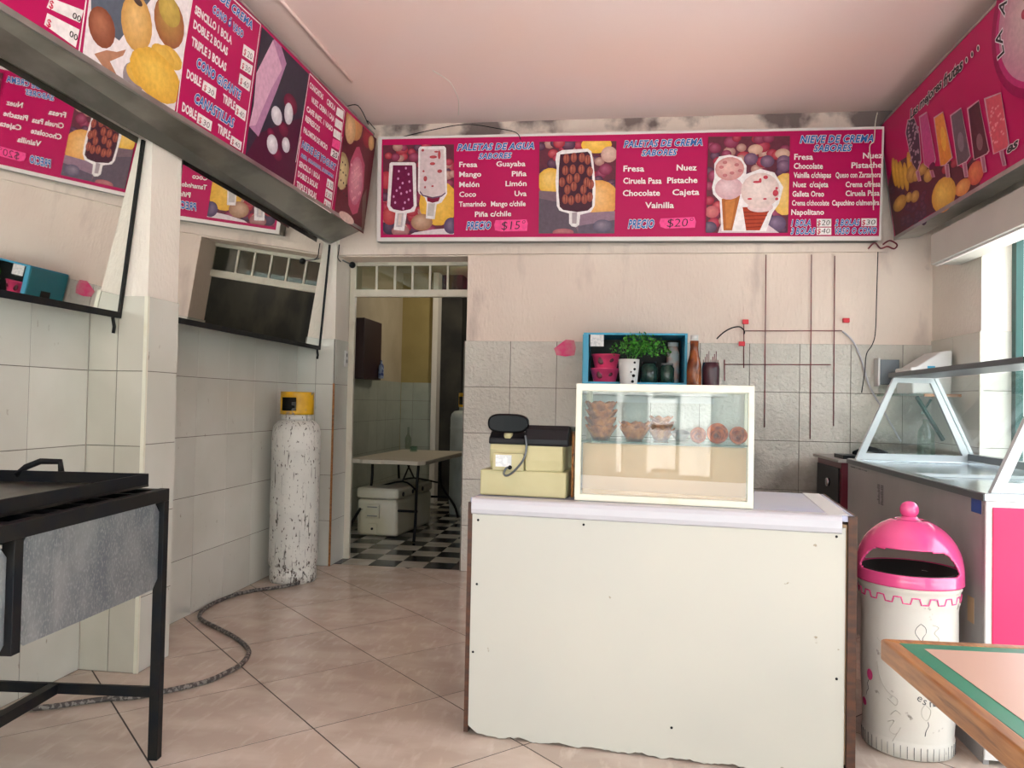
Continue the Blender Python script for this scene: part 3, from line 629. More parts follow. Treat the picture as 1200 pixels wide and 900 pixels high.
('T', '1 BOLA', 3.1356, 3.2693, 0.1046, 0.0011, 0.0445, 'title'),
('T', '2 BOLAS', 3.4414, 3.6104, 0.1048, 0.0026, 0.0442, 'title'),
('T', '3 BOLAS', 3.1339, 3.3039, 0.0446, 0.0011, 0.0445, 'title'),
('T', 'VASO O CONO', 3.4431, 3.7269, 0.0453, 0.0024, 0.0442, 'title'),
('P',[(3.3123,0.1549),(3.4139,0.1542),(3.4155,0.0981),(3.3139,0.0986)],(0.82,0.78,0.78)),
('T', '$', 3.3169, 3.3399, 0.1071, -0.0001, 0.0375, 'red'),
('T', '20', 3.3464, 3.4054, 0.1087, -0.0003, 0.0375, 'ink'),
('P',[(3.6219,0.1564),(3.7268,0.1558),(3.7285,0.1001),(3.6236,0.1006)],(0.82,0.78,0.78)),
('T', '$', 3.6266, 3.6492, 0.109, -0.0001, 0.0372, 'red'),
('T', '30', 3.6556, 3.7185, 0.1106, -0.0003, 0.0372, 'ink'),
('P',[(3.3141,0.0918),(3.4157,0.0913),(3.4172,0.0386),(3.3156,0.0389)],(0.82,0.78,0.78)),
('T', '$', 3.3186, 3.3416, 0.0474, -0.0001, 0.0375, 'red'),
('T', '40', 3.3481, 3.4071, 0.049, -0.0002, 0.0375, 'ink')
]
LEFT_PRINT = [
('P',[(1.228,-0.0057),(1.601,-0.001),(1.601,0.006),(1.2279,0.0013)],(0.82,0.78,0.78)),
('P',[(1.6045,0.0024),(1.6102,0.2168),(1.6032,0.217),(1.5975,0.0026)],(0.82,0.78,0.78)),
('P',[(1.4276,0.0763),(1.5907,0.0926),(1.5826,0.0187),(1.4198,0.0292)],(0.82,0.78,0.78)),
('P',[(1.4335,0.1365),(1.6003,0.1726),(1.5889,0.1178),(1.4219,0.0935)],(0.82,0.78,0.78)),
('T', '$', 1.4297, 1.4503, 0.0308, -0.0017, 0.0302, 'red'),
('T', '00', 1.5429, 1.5851, 0.0455, -0.0013, 0.0239, 'blk'),
('T', '$', 1.4311, 1.4514, 0.0997, 0.001, 0.0301, 'red'),
('T', '00', 1.5476, 1.5907, 0.1178, 0.0025, 0.0238, 'blk'),
('C',[(1.6198,0.2979),(2.2697,0.6499),(2.2248,0.0014),(1.6206,0.0014)]),
('P',[(1.6198,0.2979),(2.2697,0.6499),(2.2248,0.0014),(1.6206,0.0014)],(0.78,0.72,0.74)),
('P',[(1.6198,0.2979),(1.9975,0.5025),(1.9716,0.4057),(1.8112,0.1519),(1.6428,0.1608)],(0.1,0.12,0.16)),
('E',1.7064,0.1565,0.0779,0.0775,(0.22,0.06,0.03),(0.42,0.16,0.09),0),
('E',1.905,0.2699,0.1014,0.1167,(0.55,0.3,0.08),(0.8,0.52,0.2),0),
('E',1.895,0.3593,0.0304,0.0148,(0.08,0.05,0.04),(0.08,0.05,0.04),0),
('E',2.1155,0.3768,0.1123,0.1102,(0.3,0.1,0.04),(0.48,0.3,0.08),0),
('E',2.1062,0.4252,0.0816,0.0653,(0.42,0.3,0.06),(0.6,0.42,0.1),0),
('P',[(1.6811,0.0384),(1.7467,0.0833),(1.8045,0.1016),(1.8576,0.1362),(1.8434,0.1033),(1.7716,0.0479),(1.8203,0.0113),(1.7406,0.0099)],(0.42,0.2,0.12)),
('E',1.9217,0.0405,0.0676,0.0631,(0.3,0.25,0.27),(0.3,0.25,0.27),0),
('E',2.1533,0.2313,0.0882,0.0454,(0.66,0.38,0.06),(0.78,0.5,0.1),0),
('E',2.0978,0.2139,0.0855,0.0447,(0.66,0.38,0.06),(0.78,0.5,0.1),0),
('E',2.0373,0.1729,0.0826,0.0441,(0.66,0.38,0.06),(0.78,0.5,0.1),0),
('E',1.9811,0.1205,0.08,0.0435,(0.66,0.38,0.06),(0.78,0.5,0.1),0),
('E',1.9486,0.0653,0.0785,0.0432,(0.66,0.38,0.06),(0.78,0.5,0.1),0),
('E',2.0716,0.1101,0.1857,0.1024,(0.68,0.38,0.05),(0.82,0.54,0.1),0),
('C',None),
('P',[(2.2372,0.545),(2.238,0.0027),(2.245,0.0027),(2.2442,0.545)],(0.82,0.78,0.78)),
('P',[(2.2359,0.7029),(2.2372,0.545),(2.2442,0.545),(2.2429,0.7029)],(0.82,0.78,0.78)),
('P',[(2.2414,-0.0008),(2.8466,-0.0088),(2.8467,-0.0018),(2.2415,0.0062)],(0.82,0.78,0.78)),
('P',[(2.8501,-0.0054),(2.8838,0.7387),(2.8768,0.739),(2.8431,-0.0051)],(0.82,0.78,0.78)),
('P',[(2.8802,0.7424),(2.491,0.731),(2.4912,0.724),(2.8804,0.7354)],(0.82,0.78,0.78)),
('T', 'NIEVE DE CREMA', 2.282, 2.7942, 0.6646, 0.0074, 0.0414, 'title'),
('T', 'CONO Ó VASO', 2.4266, 2.7186, 0.5808, 0.0056, 0.0394, 'title'),
('T', 'SENCILLO 1 BOLA', 2.288, 2.6194, 0.5072, 0.0022, 0.0382, 'w2'),
('T', 'DOBLE 2 BOLAS', 2.29, 2.594, 0.4379, 0.0012, 0.0383, 'w2'),
('T', 'TRIPLE 3 BOLAS', 2.2894, 2.5975, 0.3554, 0.0028, 0.0403, 'w2'),
('T', 'CONO GIGANTE', 2.3492, 2.7636, 0.2769, -0.0038, 0.0467, 'title'),
('T', 'DOBLE', 2.2824, 2.3995, 0.194, 0.0045, 0.0405, 'w2'),
('T', 'TRIPLE', 2.6012, 2.7189, 0.2024, 0.0009, 0.042, 'w2'),
('T', 'CANASTILLAS', 2.366, 2.7292, 0.1082, 0.0015, 0.0492, 'title'),
('T', 'DOBLE', 2.2771, 2.3939, 0.0339, -0.0014, 0.0408, 'w2'),
('T', 'TRIPLE', 2.5865, 2.7067, 0.0398, -0.0004, 0.0422, 'w2'),
('P',[(2.7344,0.5647),(2.8487,0.5759),(2.8473,0.513),(2.7331,0.5035)],(0.82,0.78,0.78)),
('T', '$', 2.7446, 2.7648, 0.5129, 0.0017, 0.0341, 'red'),
('T', '20', 2.7784, 2.8313, 0.5158, 0.0045, 0.0344, 'ink'),
('P',[(2.7309,0.4846),(2.8491,0.4954),(2.8437,0.4401),(2.7281,0.4296)],(0.82,0.78,0.78)),
('T', '$', 2.74, 2.7605, 0.4382, 0.0019, 0.0304, 'red'),
('T', '30', 2.7742, 2.8277, 0.4414, 0.005, 0.0306, 'ink'),
('P',[(2.7293,0.4054),(2.8477,0.413),(2.8439,0.3504),(2.7275,0.3464)],(0.82,0.78,0.78)),
('T', '$', 2.7393, 2.7599, 0.3549, 0.0007, 0.0331, 'red'),
('T', '40', 2.7738, 2.8277, 0.3562, 0.002, 0.0333, 'ink'),
('P',[(2.4184,0.2394),(2.5366,0.2447),(2.5348,0.1894),(2.4142,0.189)],(0.82,0.78,0.78)),
('T', '$', 2.4269, 2.4482, 0.1958, 0.0001, 0.0279, 'red'),
('T', '30', 2.4625, 2.5185, 0.196, 0.0003, 0.0282, 'ink'),
('P',[(2.728,0.2391),(2.8372,0.2421),(2.8348,0.1838),(2.7275,0.1841)],(0.82,0.78,0.78)),
('T', '$', 2.7384, 2.7574, 0.1917, -0.0, 0.0314, 'red'),
('T', '40', 2.7702, 2.8199, 0.1916, -0.0001, 0.0317, 'ink'),
('P',[(2.4053,0.0738),(2.5324,0.0733),(2.5298,0.0222),(2.4034,0.0215)],(0.82,0.78,0.78)),
('T', '$', 2.4166, 2.439, 0.0288, 0.0002, 0.0298, 'red'),
('T', '30', 2.454, 2.5126, 0.0291, 0.0005, 0.0301, 'ink'),
('P',[(2.7193,0.0683),(2.828,0.0667),(2.8253,0.02),(2.7152,0.02)],(0.82,0.78,0.78)),
('T', '$', 2.7267, 2.7462, 0.0266, 0.0, 0.0271, 'red'),
('T', '40', 2.7593, 2.8103, 0.0266, 0.0001, 0.0273, 'ink'),
('C',[(2.8934,0.7336),(3.5049,0.7275),(3.4663,0.0005),(2.8769,0.0101)]),
('P',[(2.8934,0.7336),(3.5049,0.7275),(3.4663,0.0005),(2.8769,0.0101)],(0.03,0.025,0.045)),
('P',[(2.9868,0.1698),(3.2093,0.2968),(3.5102,0.4574),(3.4678,-0.0057),(2.8781,0.0047)],(0.07,0.005,0.03)),
('P',[(3.0263,0.721),(3.085,0.7629),(3.2106,0.6657),(3.1372,0.48),(2.9907,0.1534),(2.8803,0.1735),(2.9031,0.3041),(2.8912,0.4741)],(0.42,0.2,0.35)),
('P',[(3.0263,0.721),(3.1691,0.6166),(3.067,0.4517),(2.9478,0.2035),(2.8803,0.1735),(2.9031,0.3041),(2.8912,0.4741)],(0.62,0.36,0.5)),
('E',3.3179,0.4633,0.0899,0.0581,(0.12,0.005,0.03),(0.25,0.02,0.07),0),
('E',3.2647,0.2913,0.0627,0.0406,(0.12,0.005,0.03),(0.25,0.02,0.07),0),
('E',3.1243,0.2175,0.0472,0.0282,(0.12,0.005,0.03),(0.25,0.02,0.07),0),
('E',3.2249,0.1272,0.0617,0.0348,(0.12,0.005,0.03),(0.25,0.02,0.07),0),
('E',3.1674,0.3375,0.0674,0.0521,(0.55,0.52,0.58),(0.82,0.8,0.84),0),
('E',3.3058,0.4013,0.0562,0.064,(0.55,0.52,0.58),(0.82,0.8,0.84),0),
('E',3.1554,0.1641,0.067,0.0547,(0.55,0.52,0.58),(0.82,0.8,0.84),0),
('E',3.3173,0.2141,0.0513,0.0447,(0.55,0.52,0.58),(0.82,0.8,0.84),0),
('C',None),
('P',[(3.5134,0.7365),(3.4638,0.1558),(3.4708,0.1552),(3.5203,0.7359)],(0.82,0.78,0.78)),
('P',[(3.4956,0.3283),(3.4737,-0.0086),(3.4807,-0.0091),(3.5026,0.3278)],(0.82,0.78,0.78)),
('P',[(3.4771,-0.0123),(4.0709,-0.0208),(4.071,-0.0138),(3.4772,-0.0053)],(0.82,0.78,0.78)),
('P',[(4.0745,-0.0176),(4.1121,0.5365),(4.1051,0.537),(4.0675,-0.0171)],(0.82,0.78,0.78)),
('P',[(4.1002,0.717),(4.0828,0.3918),(4.0897,0.3914),(4.1072,0.7166)],(0.82,0.78,0.78)),
('P',[(3.5167,0.7327),(4.1035,0.7133),(4.1038,0.7203),(3.517,0.7397)],(0.82,0.78,0.78)),
('T', 'CONCHITAS', 3.5314, 3.7385, 0.6542, 0.0006, 0.0348, 'w2'),
('T', 'C/BOLA', 3.8022, 3.9435, 0.6529, 0.0023, 0.0367, 'w2'),
('T', 'NUEZ, CREMA 1 CAJA', 3.5827, 3.9462, 0.5807, 0.0033, 0.0341, 'w2'),
('T', 'CAFE INST. 1 VASO', 3.529, 3.9399, 0.5025, 0.0099, 0.0326, 'w2'),
('T', 'REFRESCOS', 3.5276, 3.7432, 0.4393, 0.0018, 0.0352, 'w2'),
('T', 'PALOMITAS DE MICRO', 3.5203, 3.889, 0.3635, 0.004, 0.034, 'w2'),
('P',[(3.9717,0.6963),(4.0867,0.7089),(4.0896,0.6484),(3.9663,0.6399)],(0.82,0.78,0.78)),
('P',[(3.9671,0.6184),(4.0877,0.6292),(4.0864,0.5695),(3.9654,0.5619)],(0.82,0.78,0.78)),
('P',[(3.9582,0.5427),(4.0822,0.5517),(4.0813,0.4974),(3.9594,0.4889)],(0.82,0.78,0.78)),
('P',[(3.9599,0.4746),(4.0937,0.4941),(4.09,0.4299),(3.9578,0.4196)],(0.9,0.08,0.3)),
('P',[(3.9567,0.4047),(4.0802,0.4119),(4.077,0.3591),(3.9537,0.3531)],(0.82,0.78,0.78)),
('T', '20', 3.9774, 4.0609, 0.3585, 0.0044, 0.0398, 'blk'),
('T', 'NIEVE DE YOGURT', 3.5184, 4.0579, 0.2679, 0.0088, 0.0439, 'title'),
('T', 'FRESA, GUANABANA, ZARZAMORA', 3.5226, 4.0383, 0.2083, 0.0112, 0.0227, 'title'),
('T', 'SENCILLO 1 BOLA', 3.5113, 3.8278, 0.1454, 0.001, 0.0335, 'w2'),
('T', 'DOBLE 2 BOLAS', 3.5121, 3.8087, 0.0804, 0.0022, 0.0349, 'w2'),
('T', 'TRIPLE 3 BOLAS', 3.509, 3.8065, 0.0115, -0.0, 0.0377, 'w2'),
('P',[(3.947,0.1939),(4.0535,0.195),(4.0581,0.1377),(3.9442,0.1357)],(0.82,0.78,0.78)),
('T', '$', 3.9554, 3.9756, 0.1439, 0.0004, 0.033, 'red'),
('T', '30', 3.9892, 4.0418, 0.1446, 0.001, 0.0332, 'ink'),
('P',[(3.9424,0.1218),(4.0562,0.1235),(4.0583,0.0679),(3.9409,0.0664)],(0.82,0.78,0.78)),
('T', '$', 3.9525, 3.9734, 0.0742, 0.0003, 0.0317, 'red'),
('T', '30', 3.9874, 4.0417, 0.0747, 0.0008, 0.0319, 'ink'),
('P',[(3.9373,0.0521),(4.051,0.0516),(4.0527,-0.0026),(3.9343,0.0018)],(0.82,0.78,0.78)),
('T', '$', 3.9462, 3.9673, 0.0082, -0.0008, 0.0286, 'red'),
('T', '30', 3.9814, 4.0362, 0.007, -0.002, 0.0288, 'ink'),
('C',[(4.1308,0.7257),(4.7491,0.7389),(4.7092,-0.0243),(4.1255,-0.0166)]),
('P',[(4.1308,0.7257),(4.7491,0.7389),(4.7092,-0.0243),(4.1255,-0.0166)],(0.13,0.02,0.03)),
('E',4.2929,0.6984,0.1599,0.1187,(0.44999999999999996,0.21,0.072),(0.75,0.35,0.12),0),
('E',4.2348,0.6339,0.0975,0.1048,(0.48,0.3,0.15),(0.8,0.5,0.25),0),
('E',4.5648,0.6886,0.0974,0.0829,(0.21,0.012,0.024),(0.35,0.02,0.04),0),
('E',4.6576,0.6735,0.0602,0.0562,(0.432,0.252,0.108),(0.72,0.42,0.18),0),
('E',4.1742,0.311,0.1294,0.1318,(0.33,0.24,0.108),(0.55,0.4,0.18),0),
('E',4.1782,0.2978,0.0955,0.1188,(0.432,0.348,0.18),(0.72,0.58,0.3),0),
('E',4.0702,0.3786,0.0098,0.0077,(0.05,0.03,0.03),(0.05,0.03,0.03),0),
('E',4.1182,0.3753,0.01,0.0078,(0.05,0.03,0.03),(0.05,0.03,0.03),0),
('E',4.1671,0.3719,0.0102,0.0079,(0.05,0.03,0.03),(0.05,0.03,0.03),0),
('E',4.2168,0.3685,0.0104,0.0079,(0.05,0.03,0.03),(0.05,0.03,0.03),0),
('E',4.0967,0.3133,0.0099,0.0078,(0.05,0.03,0.03),(0.05,0.03,0.03),0),
('E',4.1452,0.3094,0.0101,0.0079,(0.05,0.03,0.03),(0.05,0.03,0.03),0),
('E',4.1945,0.3055,0.0103,0.0079,(0.05,0.03,0.03),(0.05,0.03,0.03),0),
('E',4.2447,0.3015,0.0105,0.008,(0.05,0.03,0.03),(0.05,0.03,0.03),0),
('E',4.1235,0.2474,0.01,0.0079,(0.05,0.03,0.03),(0.05,0.03,0.03),0),
('E',4.1724,0.243,0.0102,0.0079,(0.05,0.03,0.03),(0.05,0.03,0.03),0),
('E',4.2222,0.2384,0.0104,0.008,(0.05,0.03,0.03),(0.05,0.03,0.03),0),
('E',4.2729,0.2338,0.0106,0.0081,(0.05,0.03,0.03),(0.05,0.03,0.03),0),
('E',4.1505,0.1809,0.0101,0.0079,(0.05,0.03,0.03),(0.05,0.03,0.03),0),
('E',4.1999,0.1758,0.0103,0.008,(0.05,0.03,0.03),(0.05,0.03,0.03),0),
('E',4.2501,0.1707,0.0105,0.0081,(0.05,0.03,0.03),(0.05,0.03,0.03),0),
('E',4.3013,0.1654,0.0107,0.0081,(0.05,0.03,0.03),(0.05,0.03,0.03),0),
('P',[(4.3791,0.5507),(4.4337,0.5717),(4.5774,0.4774),(4.6046,0.3003),(4.5418,0.0996),(4.4511,0.0623),(4.356,0.1133),(4.2882,0.2717),(4.3002,0.422)],(0.45,0.07,0.14)),
('E',4.4447,0.3164,0.1347,0.1795,(0.5,0.14,0.22),(0.78,0.38,0.44),0),
('E',4.3264,0.4006,0.018,0.0121,(0.62,0.22,0.3),(0.82,0.45,0.5),0),
('E',4.4005,0.38,0.0184,0.0123,(0.62,0.22,0.3),(0.82,0.45,0.5),0),
('E',4.4764,0.3588,0.0189,0.0125,(0.62,0.22,0.3),(0.82,0.45,0.5),0),
('E',4.3738,0.2858,0.0182,0.0123,(0.62,0.22,0.3),(0.82,0.45,0.5),0),
('E',4.4491,0.2635,0.0187,0.0125,(0.62,0.22,0.3),(0.82,0.45,0.5),0),
('E',4.5263,0.2406,0.0192,0.0126,(0.62,0.22,0.3),(0.82,0.45,0.5),0),
('E',4.422,0.1691,0.0185,0.0125,(0.62,0.22,0.3),(0.82,0.45,0.5),0),
('E',4.4201,0.3948,0.0185,0.0123,(0.62,0.22,0.3),(0.82,0.45,0.5),0),
('E',4.4965,0.3738,0.019,0.0125,(0.62,0.22,0.3),(0.82,0.45,0.5),0),
('E',4.3932,0.3002,0.0184,0.0123,(0.62,0.22,0.3),(0.82,0.45,0.5),0),
('E',4.469,0.2781,0.0188,0.0125,(0.62,0.22,0.3),(0.82,0.45,0.5),0),
('E',4.5468,0.2553,0.0193,0.0127,(0.62,0.22,0.3),(0.82,0.45,0.5),0),
('E',4.4417,0.1833,0.0187,0.0125,(0.62,0.22,0.3),(0.82,0.45,0.5),0),
('E',4.4398,0.4098,0.0187,0.0124,(0.62,0.22,0.3),(0.82,0.45,0.5),0),
('E',4.5168,0.3888,0.0192,0.0125,(0.62,0.22,0.3),(0.82,0.45,0.5),0),
('E',4.4128,0.3148,0.0185,0.0124,(0.62,0.22,0.3),(0.82,0.45,0.5),0),
('E',4.4891,0.2927,0.019,0.0125,(0.62,0.22,0.3),(0.82,0.45,0.5),0),
('E',4.386,0.2207,0.0183,0.0124,(0.62,0.22,0.3),(0.82,0.45,0.5),0),
('E',4.4616,0.1976,0.0188,0.0125,(0.62,0.22,0.3),(0.82,0.45,0.5),0),
('E',4.4597,0.4248,0.0188,0.0124,(0.62,0.22,0.3),(0.82,0.45,0.5),0),
('E',4.3576,0.3509,0.0181,0.0122,(0.62,0.22,0.3),(0.82,0.45,0.5),0),
('E',4.4325,0.3295,0.0186,0.0124,(0.62,0.22,0.3),(0.82,0.45,0.5),0),
('E',4.3471,0.0149,0.1447,0.0345,(0.7,0.5,0.45),(0.7,0.5,0.45),0),
('P',[(4.6031,0.2381),(4.6643,0.3168),(4.7165,0.048),(4.6663,-0.0259)],(0.2,0.12,0.1)),
('C',None)
]
RIGHT_PRINT = [
('P',[(0.0253,0.012),(-0.0026,0.3758),(0.1325,0.4913),(0.3901,0.4746),(0.6583,0.3292),(0.875,0.2624),(1.0258,0.2526),(1.1802,0.1505),(1.3046,0.1817),(1.4065,0.0901),(1.3282,0.0025),(0.558,0.017)],(0.09,0.02,0.03)),
('E',0.5494,-0.0087,0.0424,0.0206,(0.05,0.02,0.04),(0.14,0.05,0.08),0),
('E',0.0844,0.329,0.0506,0.0221,(0.05,0.02,0.04),(0.14,0.05,0.08),0),
('E',0.4989,0.055,0.0433,0.0208,(0.05,0.02,0.04),(0.14,0.05,0.08),0),
('E',0.4379,0.1759,0.0444,0.0209,(0.05,0.02,0.04),(0.14,0.05,0.08),0),
('E',0.3786,0.1169,0.0454,0.0212,(0.05,0.02,0.04),(0.14,0.05,0.08),0),
('E',0.3987,0.2237,0.0451,0.021,(0.05,0.02,0.04),(0.14,0.05,0.08),0),
('E',0.2919,0.1929,0.0469,0.0214,(0.05,0.02,0.04),(0.14,0.05,0.08),0),
('E',0.4163,0.011,0.0447,0.0211,(0.05,0.02,0.04),(0.14,0.05,0.08),0),
('E',0.5749,0.0826,0.0421,0.0204,(0.05,0.02,0.04),(0.14,0.05,0.08),0),
('E',0.3103,0.2199,0.0466,0.0213,(0.05,0.02,0.04),(0.14,0.05,0.08),0),
('E',0.0759,0.3465,0.0508,0.0221,(0.05,0.02,0.04),(0.14,0.05,0.08),0),
('E',0.3183,0.2051,0.0464,0.0213,(0.05,0.02,0.04),(0.14,0.05,0.08),0),
('E',0.2212,0.083,0.0481,0.0218,(0.05,0.02,0.04),(0.14,0.05,0.08),0),
('E',0.3353,0.1394,0.0461,0.0213,(0.05,0.02,0.04),(0.14,0.05,0.08),0),
('E',0.2032,0.3119,0.0485,0.0217,(0.05,0.02,0.04),(0.14,0.05,0.08),0),
('E',0.2487,0.2702,0.0477,0.0215,(0.05,0.02,0.04),(0.14,0.05,0.08),0),
('E',0.2916,0.0391,0.0468,0.0216,(0.05,0.02,0.04),(0.14,0.05,0.08),0),
('E',0.4501,0.2039,0.0442,0.0208,(0.05,0.02,0.04),(0.14,0.05,0.08),0),
('E',0.5264,0.0335,0.0428,0.0207,(0.05,0.02,0.04),(0.14,0.05,0.08),0),
('E',0.4294,0.0298,0.0445,0.0211,(0.05,0.02,0.04),(0.14,0.05,0.08),0),
('E',0.4543,0.0527,0.0441,0.0209,(0.05,0.02,0.04),(0.14,0.05,0.08),0),
('E',0.1977,0.0656,0.0485,0.0219,(0.05,0.02,0.04),(0.14,0.05,0.08),0),
('E',0.6089,0.1657,0.0415,0.0202,(0.05,0.02,0.04),(0.14,0.05,0.08),0),
('E',0.4549,0.0709,0.0441,0.0209,(0.05,0.02,0.04),(0.14,0.05,0.08),0),
('E',0.2995,0.1562,0.0468,0.0214,(0.05,0.02,0.04),(0.14,0.05,0.08),0),
('E',0.2853,0.0594,0.047,0.0216,(0.05,0.02,0.04),(0.14,0.05,0.08),0),
('E',0.2992,0.0798,0.0467,0.0215,(0.05,0.02,0.04),(0.14,0.05,0.08),0),
('E',0.2058,0.089,0.0484,0.0219,(0.05,0.02,0.04),(0.14,0.05,0.08),0),
('E',0.5541,0.108,0.0424,0.0205,(0.05,0.02,0.04),(0.14,0.05,0.08),0),
('E',0.3319,0.0495,0.0462,0.0214,(0.05,0.02,0.04),(0.14,0.05,0.08),0),
('E',0.455,0.1273,0.0441,0.0209,(0.05,0.02,0.04),(0.14,0.05,0.08),0),
('E',0.1695,0.2429,0.0491,0.0219,(0.05,0.02,0.04),(0.14,0.05,0.08),0),
('E',0.4654,0.2036,0.0439,0.0207,(0.05,0.02,0.04),(0.14,0.05,0.08),0),
('E',0.5724,0.1498,0.0421,0.0204,(0.05,0.02,0.04),(0.14,0.05,0.08),0),
('E',0.5713,0.1401,0.0421,0.0204,(0.05,0.02,0.04),(0.14,0.05,0.08),0),
('E',0.5676,0.0453,0.0422,0.0205,(0.05,0.02,0.04),(0.14,0.05,0.08),0),
('E',0.3259,0.1526,0.0463,0.0213,(0.05,0.02,0.04),(0.14,0.05,0.08),0),
('E',0.4062,0.1146,0.0449,0.0211,(0.05,0.02,0.04),(0.14,0.05,0.08),0),
('E',0.2348,0.2557,0.0479,0.0216,(0.05,0.02,0.04),(0.14,0.05,0.08),0),
('E',0.2977,0.0541,0.0467,0.0216,(0.05,0.02,0.04),(0.14,0.05,0.08),0),
('E',0.1599,0.4392,0.0466,0.1036,(0.5,0.28,0.02),(0.78,0.5,0.06),0),
('E',0.2107,0.4131,0.0457,0.1028,(0.5,0.28,0.02),(0.78,0.5,0.06),0),
('E',0.2738,0.3836,0.0447,0.1017,(0.5,0.28,0.02),(0.78,0.5,0.06),0),
('E',0.3482,0.3511,0.0434,0.1005,(0.5,0.28,0.02),(0.78,0.5,0.06),0),
('E',0.4334,0.3985,0.0421,0.0987,(0.5,0.28,0.02),(0.78,0.5,0.06),0),
('E',0.1846,0.2096,0.1302,0.0516,(0.35,0.18,0.03),(0.66,0.42,0.1),0),
('E',0.4569,0.1852,0.0734,0.0378,(0.35,0.18,0.03),(0.66,0.42,0.1),0),
('E',0.3555,0.2072,0.056,0.0337,(0.35,0.18,0.03),(0.66,0.42,0.1),0),
('E',0.7083,0.2549,0.0777,0.0404,(0.35,0.18,0.03),(0.66,0.42,0.1),0),
('E',0.4547,0.3403,0.0981,0.0563,(0.35,0.18,0.03),(0.66,0.42,0.1),0),
('E',0.5242,0.3094,0.0716,0.0371,(0.35,0.18,0.03),(0.66,0.42,0.1),0),
('E',0.6297,0.318,0.0802,0.0363,(0.35,0.18,0.03),(0.66,0.42,0.1),0),
('E',1.3153,0.0879,0.099,0.0635,(0.55,0.08,0.05),(0.75,0.25,0.1),0),
('E',1.1426,0.0546,0.1015,0.0455,(0.6,0.2,0.05),(0.8,0.4,0.12),0),
('E',0.8822,0.0804,0.1756,0.103,(0.6,0.3,0.03),(0.85,0.6,0.12),0),
('E',0.9513,0.2202,0.0502,0.0256,(0.3,0.02,0.04),(0.45,0.06,0.08),0),
('E',1.0785,0.2178,0.0475,0.025,(0.3,0.02,0.04),(0.45,0.06,0.08),0),
('E',1.0308,0.2694,0.0485,0.0251,(0.3,0.02,0.04),(0.45,0.06,0.08),0),
('P',[(0.4933,0.6945),(0.6052,0.6689),(0.654,0.5522),(0.6328,0.3726),(0.5507,0.3247),(0.4855,0.3977),(0.4562,0.4928),(0.4313,0.6307)],(0.55,0.3,0.38)),
('P',[(0.5174,0.3385),(0.5753,0.3263),(0.5907,0.2531),(0.5372,0.2632)],(0.55,0.3,0.38)),
('P',[(0.5366,0.3312),(0.5711,0.3258),(0.5728,0.2598),(0.5406,0.264)],(0.35,0.12,0.2)),
('P',[(0.5024,0.6849),(0.6017,0.6634),(0.6428,0.5533),(0.6198,0.3811),(0.5452,0.3336),(0.4886,0.402),(0.4648,0.492),(0.4458,0.6226)],(0.05,0.03,0.05)),
('E',0.5938,0.6256,0.014,0.0081,(0.4,0.3,0.36),(0.4,0.3,0.36),0),
('E',0.5918,0.4493,0.014,0.0082,(0.4,0.3,0.36),(0.4,0.3,0.36),0),
('E',0.6309,0.5808,0.0138,0.0081,(0.4,0.3,0.36),(0.4,0.3,0.36),0),
('E',0.613,0.6232,0.0139,0.0081,(0.4,0.3,0.36),(0.4,0.3,0.36),0),
('E',0.5886,0.5736,0.014,0.0081,(0.4,0.3,0.36),(0.4,0.3,0.36),0),
('E',0.4928,0.4403,0.0145,0.0083,(0.4,0.3,0.36),(0.4,0.3,0.36),0),
('E',0.4918,0.5385,0.0145,0.0083,(0.4,0.3,0.36),(0.4,0.3,0.36),0),
('E',0.6203,0.5701,0.0138,0.0081,(0.4,0.3,0.36),(0.4,0.3,0.36),0),
('E',0.49,0.4398,0.0145,0.0083,(0.4,0.3,0.36),(0.4,0.3,0.36),0),
('E',0.5314,0.4715,0.0143,0.0083,(0.4,0.3,0.36),(0.4,0.3,0.36),0),
('E',0.4882,0.5842,0.0146,0.0083,(0.4,0.3,0.36),(0.4,0.3,0.36),0),
('E',0.4945,0.4959,0.0145,0.0083,(0.4,0.3,0.36),(0.4,0.3,0.36),0),
('E',0.4661,0.4269,0.0147,0.0084,(0.4,0.3,0.36),(0.4,0.3,0.36),0),
('E',0.4684,0.4888,0.0147,0.0084,(0.4,0.3,0.36),(0.4,0.3,0.36),0),
('E',0.4919,0.6125,0.0145,0.0083,(0.4,0.3,0.36),(0.4,0.3,0.36),0),
('E',0.6185,0.5945,0.0138,0.0081,(0.4,0.3,0.36),(0.4,0.3,0.36),0),
('E',0.4954,0.4904,0.0145,0.0083,(0.4,0.3,0.36),(0.4,0.3,0.36),0),
('E',0.5592,0.647,0.0142,0.0082,(0.4,0.3,0.36),(0.4,0.3,0.36),0),
('E',0.6451,0.5865,0.0137,0.008,(0.4,0.3,0.36),(0.4,0.3,0.36),0),
('E',0.4898,0.5887,0.0145,0.0083,(0.4,0.3,0.36),(0.4,0.3,0.36),0),
('E',0.5598,0.4553,0.0141,0.0082,(0.4,0.3,0.36),(0.4,0.3,0.36),0),
('E',0.5022,0.5863,0.0145,0.0083,(0.4,0.3,0.36),(0.4,0.3,0.36),0),
('E',0.4836,0.5618,0.0146,0.0083,(0.4,0.3,0.36),(0.4,0.3,0.36),0),
('E',0.5829,0.4484,0.014,0.0082,(0.4,0.3,0.36),(0.4,0.3,0.36),0),
('E',0.6027,0.4376,0.0139,0.0082,(0.4,0.3,0.36),(0.4,0.3,0.36),0),
('E',0.5992,0.4524,0.0139,0.0082,(0.4,0.3,0.36),(0.4,0.3,0.36),0),
('E',0.5635,0.5955,0.0141,0.0082,(0.4,0.3,0.36),(0.4,0.3,0.36),0),
('E',0.5877,0.5621,0.014,0.0081,(0.4,0.3,0.36),(0.4,0.3,0.36),0),
